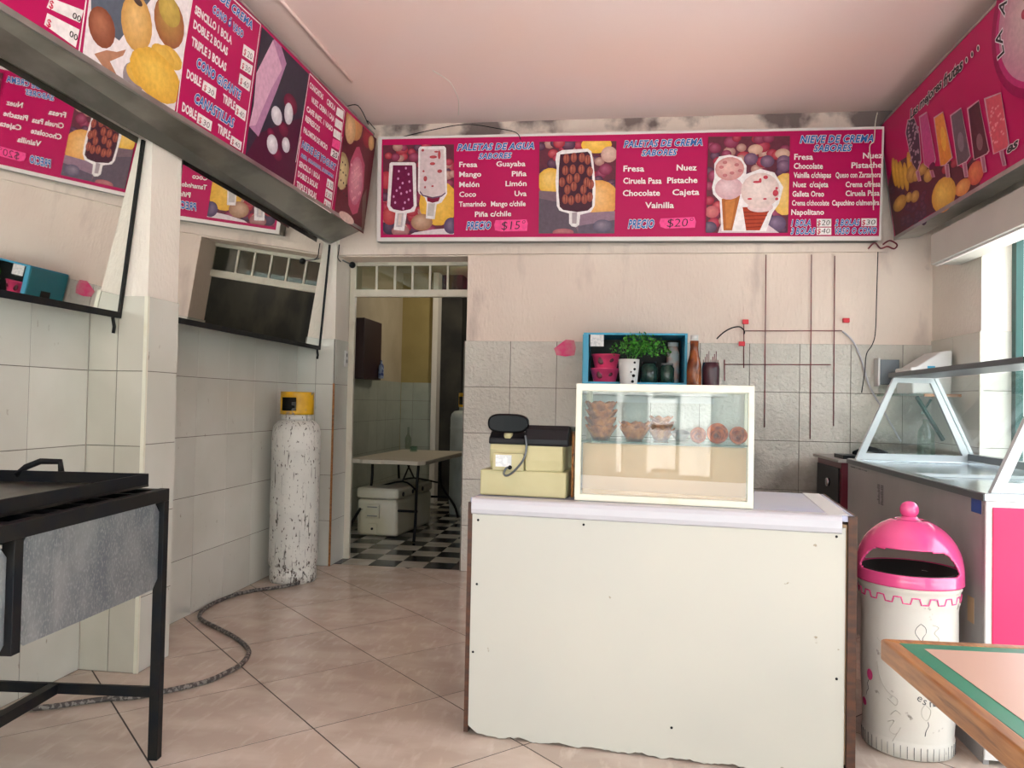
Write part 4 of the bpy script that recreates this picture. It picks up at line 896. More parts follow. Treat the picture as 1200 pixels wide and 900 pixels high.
('E',0.4949,0.5582,0.0145,0.0083,(0.4,0.3,0.36),(0.4,0.3,0.36),0),
('E',0.6291,0.5987,0.0138,0.0081,(0.4,0.3,0.36),(0.4,0.3,0.36),0),
('E',0.5724,0.5466,0.0141,0.0082,(0.4,0.3,0.36),(0.4,0.3,0.36),0),
('E',0.574,0.6141,0.0141,0.0081,(0.4,0.3,0.36),(0.4,0.3,0.36),0),
('E',0.6354,0.5609,0.0137,0.0081,(0.4,0.3,0.36),(0.4,0.3,0.36),0),
('E',0.5743,0.5386,0.0141,0.0082,(0.4,0.3,0.36),(0.4,0.3,0.36),0),
('E',0.476,0.534,0.0146,0.0083,(0.4,0.3,0.36),(0.4,0.3,0.36),0),
('E',0.5206,0.6573,0.0144,0.0082,(0.4,0.3,0.36),(0.4,0.3,0.36),0),
('E',0.4986,0.6364,0.0145,0.0083,(0.4,0.3,0.36),(0.4,0.3,0.36),0),
('E',0.4844,0.5097,0.0146,0.0083,(0.4,0.3,0.36),(0.4,0.3,0.36),0),
('E',0.5313,0.3983,0.0143,0.0083,(0.4,0.3,0.36),(0.4,0.3,0.36),0),
('E',0.5959,0.375,0.0139,0.0082,(0.4,0.3,0.36),(0.4,0.3,0.36),0),
('E',0.5155,0.552,0.0144,0.0083,(0.4,0.3,0.36),(0.4,0.3,0.36),0),
('E',0.511,0.513,0.0144,0.0083,(0.4,0.3,0.36),(0.4,0.3,0.36),0),
('E',0.5583,0.4399,0.0141,0.0082,(0.4,0.3,0.36),(0.4,0.3,0.36),0),
('E',0.598,0.5748,0.0139,0.0081,(0.4,0.3,0.36),(0.4,0.3,0.36),0),
('E',0.541,0.5208,0.0143,0.0082,(0.4,0.3,0.36),(0.4,0.3,0.36),0),
('E',0.5005,0.6706,0.0145,0.0082,(0.4,0.3,0.36),(0.4,0.3,0.36),0),
('P',[(0.6805,0.6471),(0.8064,0.6322),(0.8476,0.3159),(0.8096,0.2779),(0.7443,0.2828),(0.6653,0.3377)],(0.55,0.3,0.38)),
('P',[(0.7321,0.2781),(0.7881,0.2632),(0.805,0.2156),(0.7526,0.227)],(0.55,0.3,0.38)),
('P',[(0.7498,0.2718),(0.7829,0.2637),(0.7885,0.2215),(0.7571,0.2268)],(0.35,0.12,0.2)),
('P',[(0.6944,0.634),(0.8062,0.6234),(0.8362,0.3222),(0.8013,0.2851),(0.7431,0.2884),(0.6739,0.3392)],(0.5,0.06,0.22)),
('E',0.7798,0.2917,0.0474,0.0212,(0.12,0.01,0.05),(0.12,0.01,0.05),0),
('P',[(0.8879,0.5635),(1.0257,0.5506),(1.0732,0.2526),(0.9609,0.24),(0.8954,0.2554)],(0.55,0.3,0.38)),
('P',[(0.9531,0.2495),(1.0116,0.2361),(1.009,0.1547),(0.9541,0.1669)],(0.55,0.3,0.38)),
('P',[(0.969,0.2427),(1.0039,0.2365),(0.9941,0.1609),(0.9613,0.1668)],(0.35,0.12,0.2)),
('P',[(0.901,0.5524),(1.0234,0.5439),(1.0598,0.2601),(0.959,0.2458),(0.901,0.2591)],(0.72,0.25,0.04)),
('E',0.9829,0.3963,0.0357,0.0758,(0.78,0.4,0.05),(0.78,0.4,0.05),0),
('P',[(1.1058,0.496),(1.2539,0.4861),(1.2928,0.1909),(1.2391,0.1763),(1.1146,0.1873)],(0.55,0.3,0.38)),
('P',[(1.1767,0.1891),(1.2329,0.1761),(1.2344,0.09),(1.1847,0.1009)],(0.55,0.3,0.38)),
('P',[(1.1933,0.1819),(1.2267,0.1759),(1.2194,0.0964),(1.1897,0.1016)],(0.35,0.12,0.2)),
('P',[(1.1204,0.4845),(1.252,0.4792),(1.2809,0.198),(1.2326,0.1828),(1.1219,0.1908)],(0.13,0.09,0.11)),
('E',1.1955,0.3053,0.0397,0.0565,(0.22,0.17,0.2),(0.22,0.17,0.2),0),
('P',[(1.3176,0.4554),(1.4609,0.4483),(1.5031,0.1519),(1.4757,0.1436),(1.3182,0.1589)],(0.55,0.3,0.38)),
('P',[(1.392,0.1558),(1.443,0.1438),(1.4481,0.0545),(1.4057,0.0628)],(0.55,0.3,0.38)),
('P',[(1.4084,0.1485),(1.4387,0.143),(1.4337,0.0608),(1.4083,0.0642)],(0.35,0.12,0.2)),
('P',[(1.3322,0.4441),(1.4595,0.4414),(1.4917,0.159),(1.467,0.1505),(1.3268,0.1617)],(0.09,0.02,0.03)),
('E',1.4103,0.2323,0.036,0.0463,(0.22,0.1,0.12),(0.22,0.1,0.12),0),
('P',[(1.5159,0.4335),(1.6927,0.3961),(1.7083,0.1197),(1.6873,0.1063),(1.5369,0.1222)],(0.55,0.3,0.38)),
('P',[(1.5971,0.1222),(1.6433,0.1112),(1.6534,0.0269),(1.6127,0.0361)],(0.55,0.3,0.38)),
('P',[(1.6128,0.1152),(1.6403,0.1101),(1.639,0.0332),(1.6147,0.0375)],(0.35,0.12,0.2)),
('P',[(1.5324,0.4209),(1.689,0.3906),(1.6978,0.1266),(1.6788,0.1132),(1.545,0.1251)],(0.62,0.08,0.12)),
('E',1.6214,0.3373,0.0118,0.0066,(0.72,0.2,0.24),(0.78,0.3,0.32),0),
('E',1.6561,0.296,0.0116,0.0065,(0.72,0.2,0.24),(0.78,0.3,0.32),0),
('E',1.576,0.3392,0.0121,0.0066,(0.72,0.2,0.24),(0.78,0.3,0.32),0),
('E',1.592,0.3253,0.012,0.0066,(0.72,0.2,0.24),(0.78,0.3,0.32),0),
('E',1.6176,0.2619,0.0118,0.0066,(0.72,0.2,0.24),(0.78,0.3,0.32),0),
('E',1.5798,0.2368,0.0121,0.0067,(0.72,0.2,0.24),(0.78,0.3,0.32),0),
('E',1.5522,0.1883,0.0122,0.0067,(0.72,0.2,0.24),(0.78,0.3,0.32),0),
('E',1.6621,0.1889,0.0116,0.0065,(0.72,0.2,0.24),(0.78,0.3,0.32),0),
('E',1.6035,0.2568,0.0119,0.0066,(0.72,0.2,0.24),(0.78,0.3,0.32),0),
('E',1.6473,0.3403,0.0117,0.0065,(0.72,0.2,0.24),(0.78,0.3,0.32),0),
('E',1.6007,0.2549,0.0119,0.0066,(0.72,0.2,0.24),(0.78,0.3,0.32),0),
('E',1.5918,0.3524,0.012,0.0066,(0.72,0.2,0.24),(0.78,0.3,0.32),0),
('E',1.6599,0.2676,0.0116,0.0065,(0.72,0.2,0.24),(0.78,0.3,0.32),0),
('E',1.5932,0.171,0.012,0.0067,(0.72,0.2,0.24),(0.78,0.3,0.32),0),
('E',1.6387,0.292,0.0117,0.0066,(0.72,0.2,0.24),(0.78,0.3,0.32),0),
('E',1.6831,0.2577,0.0115,0.0065,(0.72,0.2,0.24),(0.78,0.3,0.32),0),
('E',1.5376,0.2422,0.0123,0.0067,(0.72,0.2,0.24),(0.78,0.3,0.32),0),
('E',1.5695,0.3143,0.0121,0.0067,(0.72,0.2,0.24),(0.78,0.3,0.32),0),
('E',1.649,0.2056,0.0117,0.0066,(0.72,0.2,0.24),(0.78,0.3,0.32),0),
('E',1.5499,0.2895,0.0122,0.0067,(0.72,0.2,0.24),(0.78,0.3,0.32),0),
('E',1.6018,0.263,0.0119,0.0066,(0.72,0.2,0.24),(0.78,0.3,0.32),0),
('E',1.5689,0.2524,0.0121,0.0067,(0.72,0.2,0.24),(0.78,0.3,0.32),0),
('E',1.567,0.32,0.0121,0.0067,(0.72,0.2,0.24),(0.78,0.3,0.32),0),
('E',1.5726,0.175,0.0121,0.0067,(0.72,0.2,0.24),(0.78,0.3,0.32),0),
('E',1.5417,0.2253,0.0123,0.0067,(0.72,0.2,0.24),(0.78,0.3,0.32),0),
('E',1.5676,0.2566,0.0121,0.0067,(0.72,0.2,0.24),(0.78,0.3,0.32),0),
('T', 'Las mejores', 0.5523, 1.0592, 0.6788, 0.009, 0.0522, 'script'),
('T', 'frutas', 1.081, 1.3408, 0.6787, -0.0016, 0.0581, 'script'),
('E',1.3857,0.7009,0.0189,0.0186,(0.7,0.6,0.62),(0.7,0.6,0.62),0),
('E',1.3857,0.7009,0.0102,0.0133,(0.03,0.02,0.03),(0.03,0.02,0.03),0),
('E',1.4541,0.7027,0.0183,0.0183,(0.7,0.6,0.62),(0.7,0.6,0.62),0),
('E',1.4541,0.7027,0.0099,0.0131,(0.03,0.02,0.03),(0.03,0.02,0.03),0),
('E',1.5261,0.7032,0.0177,0.018,(0.7,0.6,0.62),(0.7,0.6,0.62),0),
('E',1.5261,0.7032,0.0095,0.0128,(0.03,0.02,0.03),(0.03,0.02,0.03),0),
('T', 'es', 1.6827, 1.7921, 0.0804, 0.0028, 0.045, 'script')
]
# ------------------------------------------------------------ the room
XL, XR, YB, YF, ZC = -2.555, 2.27, 6.024, -1.55, 3.54
def struct(name, mb, m, label=None, parent=None, **k):
    o = mb.build(name, m, parent, **k)
    if parent is None: o['kind'] = 'structure'
    if label: o['label'] = label
    return o
# floor slab and its diagonal tiles
fl = struct('floor', bx(XL - .02, XR + .02, YF, 6.055, -.08, -.0016), M_grout, 'beige marbled stone tiles laid diagonally across the shop floor')
G = .602; s2 = math.sqrt(.5); A0, B0 = 1.305, 2.988
room = [(XL, YF), (XR, YF), (XR, 6.05), (XL, 6.05)]
full = None
for i in range(-10, 12):
    for j in range(-10, 12):
        a0, b0 = A0 + i * G, B0 + j * G; g = .0034
        pts = [((a - b) * s2, (a + b) * s2) for a, b in ((a0 + g, b0 + g), (a0 + G - g, b0 + g), (a0 + G - g, b0 + G - g), (a0 + g, b0 + G - g))]
        cl = clip_poly(pts, room)
        if len(cl) < 3: continue
        cx = sum(p[0] for p in pts) / 4; cy = sum(p[1] for p in pts) / 4
        area = abs(sum(cl[k][0] * cl[(k + 1) % len(cl)][1] - cl[(k + 1) % len(cl)][0] * cl[k][1] for k in range(len(cl)))) / 2
        if area < .002: continue
        inside = area > .355
        if inside and full: me = full
        else:
            mb = MB(); mb.prism([(p[0] - cx, p[1] - cy) for p in cl], lambda a, b, d: (a, b, d), -.006, 0)
            me = mb.mesh('tile', M_floor)
            if inside: full = me
        link(me, 'tile', fl, (cx, cy, TR.uniform(-.0004, 0)))

# left wall, its two pillars and their tiles
wl = struct('wall_left', bx(XL - .2, XL, YF, 6.3, -.08, ZC), M_plaster_l, 'left wall, white glazed tiles below and cream plaster above')
JY = [5.985 - .38 * k for k in range(0, 20)][::-1]
tiles(wl, (XL, 0, 0), (0, 1, 0), (0, 0, 1), span(3.74, 5.96, JY), ROWS, M_wtile, .007)
J1 = [3.47 - .38 * k for k in range(0, 8)][::-1]
tiles(wl, (XL, 0, 0), (0, 1, 0), (0, 0, 1), span(1.2, 3.47, J1), ROWS, M_wtile, .007)
p1 = struct('pillar', bx(XL, -2.253, 3.478, 3.735, 0, ZC), M_plaster_l, 'plastered pillar between the two mirrors', wl)
tiles(p1, (XL + .007, 3.478, 0), (1, 0, 0), (0, 0, 1), [0, .15, .296], ROWS[:1] + ROWS[1:], M_ptile, .008)
tiles(p1, (-2.253, 3.474, 0), (0, 1, 0), (0, 0, 1), [0, .262], [0, .357, .75, 1.09, 1.443, 1.805], M_wtile, .008)
struct('corner_trim', bx(-2.262, -2.243, 3.466, 3.480, 0, 1.805), M_cream, None, p1)
p2 = struct('pillar', bx(XL, -2.243, 5.968, 6.3, 0, ZC), M_plaster_l, 'plastered pilaster beside the doorway', wl)
tiles(p2, (XL + .007, 5.968, 0), (1, 0, 0), (0, 0, 1), [0, .155, .304], ROWS, M_wtile, .008)
tiles(p2, (-2.243, 5.965, 0), (0, 1, 0), (0, 0, 1), [0, .325], ROWS, M_wtile, .008)
struct('corner_trim', bx(-2.247, -2.233, 5.955, 5.967, 0, 1.45), M_wood, None, p2)

# back wall with the doorway at its left end
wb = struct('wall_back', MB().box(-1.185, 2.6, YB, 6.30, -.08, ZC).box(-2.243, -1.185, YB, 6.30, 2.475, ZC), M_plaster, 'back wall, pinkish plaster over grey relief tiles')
tiles(wb, (-1.192, YB, 0), (1, 0, 0), (0, 0, 1), [0] + [.362 * k for k in range(1, 10)] + [3.46], ROWS, M_btile, .012, .0022)
tiles(wb, (-1.192, 6.30, 0), (0, -1, 0), (0, 0, 1), [0, .288], ROWS, M_wtile, .006)
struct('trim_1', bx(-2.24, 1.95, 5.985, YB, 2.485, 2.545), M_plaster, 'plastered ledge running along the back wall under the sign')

# right wall: short return, lintel over the wide opening, jamb
wr = struct('wall_right', MB().box(XR, XR + .2, 5.25, 6.30, -.08, ZC).box(XR, XR + .2, .4, 5.25, 2.47, ZC).box(XR, XR + .2, YF, .4, -.08, ZC), M_plaster_l, 'right wall with the wide opening to the street')
tiles(wr, (XR, 6.024, 0), (0, -1, 0), (0, 0, 1), [0, .37, .774], [0, .37, .74, 1.10, 1.46, 1.835], M_wtile, .007)
tiles(wr, (XR, 5.25, 0), (1, 0, 0), (0, 0, 1), [0, .2], [0, .37, .74, 1.10, 1.46, 1.835], M_wtile, .008)
struct('corner_trim', bx(XR - .010, XR + .006, 5.240, 5.252, 0, 1.835), M_cream, None, wr)
win = struct('window_1', MB().box(2.445, 2.49, 5.19, 5.245, 0, 2.47).box(2.445, 2.49, .4, 5.19, 2.40, 2.45), M_wpost, 'dark green steel frame of the street opening')
ce = struct('ceiling', bx(XL - .2, XR + .4, YF, 6.3, ZC, ZC + .2), M_ceil, 'pale pink ceiling')
cv = MB(); cv.prism([(0, 0), (-.22, 0), (0, -.12)], lambda a, b, d: (XR + a, d, ZC + b), YF, YB)
struct('trim_2', cv, M_ceil, 'grimy cove where ceiling and right wall meet')
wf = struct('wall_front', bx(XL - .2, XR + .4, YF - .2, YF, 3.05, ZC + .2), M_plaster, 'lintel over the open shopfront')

# street side
struct('floor', MB().box(-14, 14, -6, YF, -.14, -.03).box(XR + .2, 9, YF, 12, -.14, -.03), M_street, 'street pavement outside the shop')
fa = struct('wall_street', MB().box(-12, 12, -9.3, -9, -.1, 4.2).box(8.6, 9, -8, 14, -.1, 3.6), M_facade, 'white facades across the street')
for x0, x1, z0, z1 in ((-2.65, -2.55, 0, 2.6), (-2.04, -1.96, 0, 2.6), (-1.96, -1.50, .95, 1.45), (-1.96, -1.50, .10, .85), (-1.42, -.85, 0, 1.9), (-4.6, -4.5, 0, 2.6), (-6.5, -5.2, 0, 2.2), (.6, 1.9, .9, 2.2), (3.2, 4.6, 0, 2.4), (-4.5, -.85, 1.62, 1.72)):
    bx(x0, x1, -9, -8.95, z0, z1).build('door_leaf', M_fwhite, fa)
for k in range(22): bx(-3.9 + k * .15, -3.79 + k * .15, -9, -8.94, 1.55 + .012 * (k % 2), 1.62).build('awning_scallop', M_fwhite, fa)

# ------------------------------------------------------------ back room
f2 = struct('floor', bx(-2.9, -.5, 6.055, 11.2, -.08, -.0035), M_grout, 'black and white checkered floor of the back room')
CW = .2245
mk = {0: None, 1: None}
for i in range(-5, 8):
    for j in range(0, 18):
        x0 = -1.953 + i * CW; y0 = 6.06 + j * CW
        if x0 < -2.9 or (i > 2 and j < 5): continue
        c = (i + j) % 2
        if mk[c] is None: mk[c] = bx(.001, CW - .001, .001, CW - .001, -.003, .001).mesh('tile', M_checkb if c == 0 else M_checkw)
        link(mk[c], 'tile', f2, (x0, y0, 0))
b1 = struct('wall_left', bx(-3.05, -2.82, 6.3, 11, -.08, 3.0), M_brwall, 'left wall of the back room, beige paint over tiles')
BR = [0, .24, .48, .72, .96, 1.2, 1.38, 1.56]
tiles(b1, (-2.82, 6.3, 0), (0, 1, 0), (0, 0, 1), [.33 * k for k in range(12)], [0, .36, .72, 1.08, 1.32, 1.56], M_brtile, .006)
b2 = struct('wall_back', bx(-2.82, -2.40, 9.95, 10.15, -.08, 3.0), M_brwall2, 'ochre end wall of the back room over tiles')
tiles(b2, (-2.814, 9.95, 0), (1, 0, 0), (0, 0, 1), [0, .16, .414], [0, .36, .72, 1.08, 1.32, 1.56], M_brtile, .006)
struct('trim_3', bx(-2.40, -2.33, 9.90, 10.15, 0, 3.0), M_plaster_l, 'pale corner post of the back room wall')
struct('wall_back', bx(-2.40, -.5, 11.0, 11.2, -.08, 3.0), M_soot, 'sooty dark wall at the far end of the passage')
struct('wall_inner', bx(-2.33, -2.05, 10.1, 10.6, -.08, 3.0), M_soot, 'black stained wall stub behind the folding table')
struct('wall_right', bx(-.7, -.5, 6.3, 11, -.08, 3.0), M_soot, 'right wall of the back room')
struct('ceiling', bx(-3.05, -.5, 6.3, 11.2, 3.0, 3.15), M_brwall, 'back room ceiling')

# door frame with its barred transom
d1 = struct('door_1', MB().box(-2.236, -2.186, 6.262, 6.30, 0, 2.475).box(-2.175, -1.187, 6.262, 6.30, 2.445, 2.475).box(-2.19, -1.187, 6.258, 6.305, 2.185, 2.245), M_jamb, 'white steel doorway frame with a barred transom', bevel=.003)
for x in (-2.009, -1.851, -1.70, -1.551, -1.401): link(bx(-.008, .008, -.01, .01, -.1, .1).mesh('bar', M_jamb), 'bar', d1, (x, 6.28, 2.345))
for x0, x1 in ((-2.186, -2.017), (-2.001, -1.859), (-1.843, -1.708), (-1.692, -1.559), (-1.543, -1.409), (-1.393, -1.187)):
    bx(x0, x1, 6.281, 6.284, 2.245, 2.445).build('pane', M_dglass, d1)

# ------------------------------------------------------------ the three menu signs
def rimmed(sg, W, H, m, e=.03, up=.006):
    MB().box(0, W, 0, e, -.01, up).box(0, W, H - e * .6, H, -.01, up).box(0, e, e, H - e * .6, -.01, up).box(W - e, W, e, H - e * .6, -.01, up).build('frame', m, sg)
s1 = sign_frame('menu_sign', 'long magenta lightbox sign on the back wall listing popsicle and ice cream flavours', (-1.894, 5.90, 2.572), (1, 0, -.0058), (0, -.05, 1))
bx(0, 3.75, 0, .815, -.11, -.004).build('casing', M_casing, s1)
bx(.02, 3.75, .02, .80, -.004, 0).build('printed_face', M_magenta, s1)
MB().box(0, 3.762, 0, .03, -.01, .006).box(0, 3.762, .797, .815, -.01, .006).box(0, .03, .03, .797, -.01, .006).box(3.75, 3.762, .03, .797, -.01, .006).build('frame', M_wframe, s1)
pr = Printer(); pr.run(BACK_PRINT, 3); pr.build(s1)
s2_ = sign_frame('menu_sign', 'magenta sign box above the mirrors on the left with fruit pictures and a price list', (-2.15374, 1.14085, 2.6476), (.03483911, .99939293, 0), (.09514965, 0, .99545745))
bx(0, 4.69, 0, .755, -.004, 0).build('printed_face', M_magenta, s2_)
MB().box(0, 4.70, -.012, .012, -.012, .005).box(0, 4.70, .75, .765, -.012, .005).box(4.69, 4.70, 0, .755, -.012, .004).build('frame', M_alu, s2_)
cs = MB(); inv = s2_.matrix_world.inverted(); M4 = s2_.matrix_world
def ws(y, k):  # world points of the casing cross-section at depth y
    t = (y - 1.14085) / 3.469
    xb = -2.15374 + .03486 * (y - 1.14085)
    return [(xb - .004, y, 2.6476), (-2.238, y, 2.545), (-2.238, y, 3.42), (xb + .07, y, 3.40)][k]
vs = [inv @ Vector(ws(y, k)) for y in (1.15, 5.83) for k in range(4)]
cs.add(vs, [(0, 1, 2, 3), (7, 6, 5, 4), (0, 4, 5, 1), (1, 5, 6, 2), (2, 6, 7, 3), (3, 7, 4, 0)]); cs.build('casing', M_casing, s2_)
pr = Printer(); pr.run(LEFT_PRINT, 9); pr.build(s2_)
s3 = sign_frame('menu_sign', 'magenta sign box on the right wall picturing six popsicles and fruit', (1.974, 5.93, 2.571), (0, -1, 0), (-.105, 0, .829))
bx(0, 4.3, 0, .835, -.004, 0).build('printed_face', M_magenta, s3)
MB().box(0, 4.3, -.014, .01, -.012, .005).box(0, 4.3, .825, .84, -.012, .005).box(-.01, 0, -.014, .84, -.012, .005).build('frame', M_alu, s3)
bx(-.008, 4.3, -.012, .80, -.17, -.005).build('casing', M_alu, s3)
pr = Printer(); pr.run(RIGHT_PRINT, 5)
# round badge with curved lettering, partly outside the photograph
cu, cvv, ra, rb = 2.13, .60, .43, .34
pr.ell(cu, cvv, ra + .04, rb + .03, (.30, .0, .07), (.3, .0, .07), n=48); pr.ell(cu, cvv, ra, rb - .02, (.5, .02, .16), (.5, .02, .16), n=48)
pr.ell(cu + .01, cvv + .01, ra - .025, rb - .035, (.52, .22, .32), (.62, .50, .48), n=48)
pr.ell(1.985, .655, .022, .022, (.3, .01, .04), (.45, .05, .1)); pr.ell(2.08, .77, .06, .09, (.3, .01, .04), (.4, .03, .08)); pr.ell(2.03, .64, .02, .03, (.6, .45, .35)); pr.ell(2.1, .75, .035, .06, (.65, .5, .4))
badge = 'LA AUTENTICA'
for i, ch in enumerate(badge):
    if ch == ' ': continue
    a = R(183 - i * 13); ct, stt = math.cos(a), math.sin(a); px, py = cu + (ra - .075) * ct, cvv + (rb - .07) * stt; rot = a - math.pi / 2
    for col, off in ((INKS['halo'], .07), ((.02, .015, .02), .015)):
        v0, f0 = glyphs(ch, off, 0); gx = glyphs(ch, 0, 0)[0]; mx = (min(p[0] for p in gx) + max(p[0] for p in gx)) / 2
        z = pr.lift() + .0008; b = len(pr.tv); k = .10
        for p in v0:
            x = (p[0] - mx) * k; y = p[1] * k; pr.tv.append((px + x * math.cos(rot) - y * math.sin(rot), py + x * math.sin(rot) + y * math.cos(rot), z))
        pr.tf += [[q + b for q in f] for f in f0]; pr.tc += [(*col, 1)] * len(v0)
pr.build(s3)

# roller shutter box under the right sign
sb = MB(); sb.box(2.06, 2.25, .2, 5.5, 2.30, 2.50)
t = thing('shutter_box', 'pale steel roller shutter box over the street opening, under the popsicle sign', 'shutter', (2.155, 5.5, 2.30))
MB().box(-.095, .095, -5.3, 0, 0, .2).build('box_body', M_shutter, t, bevel=.004)
bx(-.075, -.055, -5.3, -.02, -.012, 0).build('guide_rail', M_wframe, t)
# ------------------------------------------------------------ mirrors leaning off the left wall
def mirror(label, y0, y1, zb, zt, xb, ln, yw):
    H = (zt - zb) / math.cos(ln)
    o = bpy.data.objects.new('wall_mirror', None); COL.objects.link(o); put(o, label, 'mirror', None)
    U = Vector((math.sin(yw), math.cos(yw), 0)); V = Vector((math.cos(yw) * math.sin(ln), -math.sin(yw) * math.sin(ln), math.cos(ln))); N = U.cross(V)
    o.matrix_world = Matrix.Translation(Vector((xb, y1, zb)) - U * (y1 - y0)) @ Matrix(((U.x, V.x, N.x, 0), (U.y, V.y, N.y, 0), (U.z, V.z, N.z, 0), (0, 0, 0, 1)))
    L = y1 - y0
    bx(.002, L - .002, .004, H, -.004, 0).build('mirror_pane', M_mirror, o)
    MB().box(0, L, -.026, .004, -.02, .006).box(L - .012, L + .008, -.026, H, -.02, .006).build('frame', M_black, o)
    MB().tube([(L - .05, -.026, 0), (L - .035, -.07, .004), (L - .03, -.10, 0)], .008, 6).build('hook', M_black, o)
    bx(.01, L - .01, .0, H, -.02, -.005).build('backing', M_blackp, o)
    return o
mirror('mirror beside the galvanised stove stand, nearer the camera', 1.9, 3.462, 1.722, 2.56, -2.385, R(6.4), R(-1.1))
mirror('mirror above the gas cylinder, between the pillar and the doorway', 3.76, 5.955, 1.742, 2.56, -2.362, R(4.3), R(-1.0))
# ------------------------------------------------------------ gas cylinders
def cylinder(label, loc, paint, capm, h=1.16, r=.172, rotz=0):
    t = thing('gas_cylinder', label, 'gas cylinder', loc, rotz)
    pf = [(r - .012, 0), (r - .006, .012), (r - .006, .09), (r - .014, .10), (r, .125), (r + .002, .14), (r + .002, h - .21), (r + .005, h - .2), (r + .002, h - .19), (r + .001, h - .08), (r - .010, h - .035), (r - .04, h - .002), (.10, h + .012), (.03, h + .014)]
    MB().lathe(pf, n=48).build('body', paint, t)
    MB().lathe([(.105, h - .0), (.112, h - .0), (.112, h + .05), (.105, h + .05)], n=40).build('collar', paint, t)
    skip = lambda a, z: (R(205) < a < R(262)) and h + .07 < z < h + .17
    g = MB(); prof = [(.120, h + .048 + .165 * k / 12) for k in range(13)]
    g.lathe(prof, n=64, skip=skip); g.build('valve_guard', capm, t, 'yellow valve guard', solid=.004)
    MB().lathe([(.114, h + .05), (.114, h + .21)], n=48, skip=lambda a, z: R(190) < a < R(277)).build('guard_inner_shade', M_inner_dark, t)  # dark inner sheet added to imitate the shade inside the guard
    MB().lathe([(.03, h), (.03, h + .06), (.018, h + .07), (.018, h + .11), (.04, h + .115), (.04, h + .135), (.01, h + .14)], n=16).tube([(0, 0, h + .08), (-.03, -.05, h + .08)], .014).build('valve', M_grey, t)
    return t
cylinder('tall white gas cylinder with rust chips and yellow valve guard by the doorway', (-2.325, 5.455, 0), M_cyl, M_yellow, rotz=R(25))
cylinder('gas cylinder standing in the back room behind the door jamb', (-1.74, 9.08, 0), M_cyl2, M_yellow, h=1.21, r=.21)

# hose on the floor
hp = [(-2.22, 5.31), (-2.30, 5.18), (-2.42, 5.06), (-2.49, 4.93), (-2.515, 4.8), (-2.52, 4.645), (-2.49, 4.481), (-2.407, 4.338), (-2.225, 4.192), (-2.056, 4.057), (-1.924, 3.925), (-1.853, 3.816), (-1.813, 3.663), (-1.822, 3.545), (-1.848, 3.427), (-1.901, 3.341), (-1.978, 3.253), (-2.054, 3.178), (-2.155, 3.138), (-2.249, 3.077), (-2.322, 3.021), (-2.39, 2.988), (-2.45, 2.97), (-2.50, 2.85), (-2.5, 2.5)]
o = MB().tube([(x, y, .013) for x, y in hp], .012, 8, 5).build('gas_hose', M_cable); put(o, 'dark braided gas hose snaking over the floor from the cylinder', 'hose')

# ------------------------------------------------------------ stove stand and griddle (local x: towards the camera, local y: towards the left wall)
SZ = R(-85); t = thing('stove_stand', 'black steel stove stand with galvanised side sheets at the left edge', 'stove', (-1.638, 2.70, 0), SZ)
# local x axis -> roughly -Y of the room, local y -> +X ; so the wall side is -y
f = MB(); Zt = .985; W_ = .80; L_ = 2.1; b = .036
f.box(0, L_, -b, 0, Zt - .045, Zt).box(0, L_, -W_, -W_ + b, Zt - .045, Zt)
for x in (0, .66, 1.32, L_ - b): f.box(x, x + b, -W_ + b, -b, Zt - .045, Zt - .002)
f.build('top_frame', M_black, t, bevel=.002)
for x, y in ((0, -b), (0, -W_), (L_ - b, -b), (L_ - b, -W_)): bx(x, x + b, y, y + b, 0, Zt - .045).build('leg', M_black, t, bevel=.002)
bx(.80, .80 + b, -b, 0, .635, Zt - .045).build('hanger_post', M_black, t, bevel=.002)
MB().box(.012, .03, -W_ + b, -b, .225, .262).box(L_ - .03, L_ - .012, -W_ + b, -b, .225, .262).box(.03, L_ - .03, -W_ / 2 - .018, -W_ / 2 + .018, .225, .262).build('stretcher', M_black, t, bevel=.002)
for x0, x1 in ((.03, .80), (.84, 1.66)):
    c = .04; mb = MB(); mb.prism([(x0 + c, .625), (x1 - c, .64), (x1, .68), (x1, Zt - .09), (x1 - c, Zt - .045), (x0 + c, Zt - .045), (x0, Zt - .09), (x0, .665)], lambda a, bb, d: (a, d, bb), -.022, -.019)
    mb.build('side_sheet', M_galv, t)
for k in range(3):
    x0 = .05 + k * .66; g = MB()
    for q in range(4): g.box(x0 + .06 + q * .14, x0 + .085 + q * .14, -W_ + b, -b, Zt - .032, Zt - .008)
    g.lathe([(.09, Zt - .06), (.09, Zt - .035), (.05, Zt - .03)], (x0 + .3, -.25, 0), 20).lathe([(.09, Zt - .06), (.09, Zt - .035), (.05, Zt - .03)], (x0 + .3, -.56, 0), 20)
    g.box(x0, x0 + .58, -W_ + b, -b, Zt - .10, Zt - .095)
    g.build('burner_grate', M_black, t)
g = thing('griddle', 'flat black griddle plate with a raised rim and handle lying on the stove stand', 'griddle', (-1.70, 2.665, Zt + .008), SZ)
bx(0, 1.25, -.62, 0, 0, .008).build('plate', mat('seasoned_iron', (.06, .05, .035), .3, .4, (.015, .014, .013), 5), g)
MB().box(0, 1.25, -.008, 0, 0, .048).box(0, 1.25, -.62, -.612, 0, .048).box(0, .008, -.62, 0, 0, .048).box(1.242, 1.25, -.62, 0, 0, .048).build('rim', M_black, g, bevel=.002)
MB().tube([(.004, -.50, .03), (-.004, -.47, .06), (-.012, -.42, .082), (-.012, -.345, .082), (-.004, -.335, .045)], .0115, 8, 1).build('handle', M_black, g)

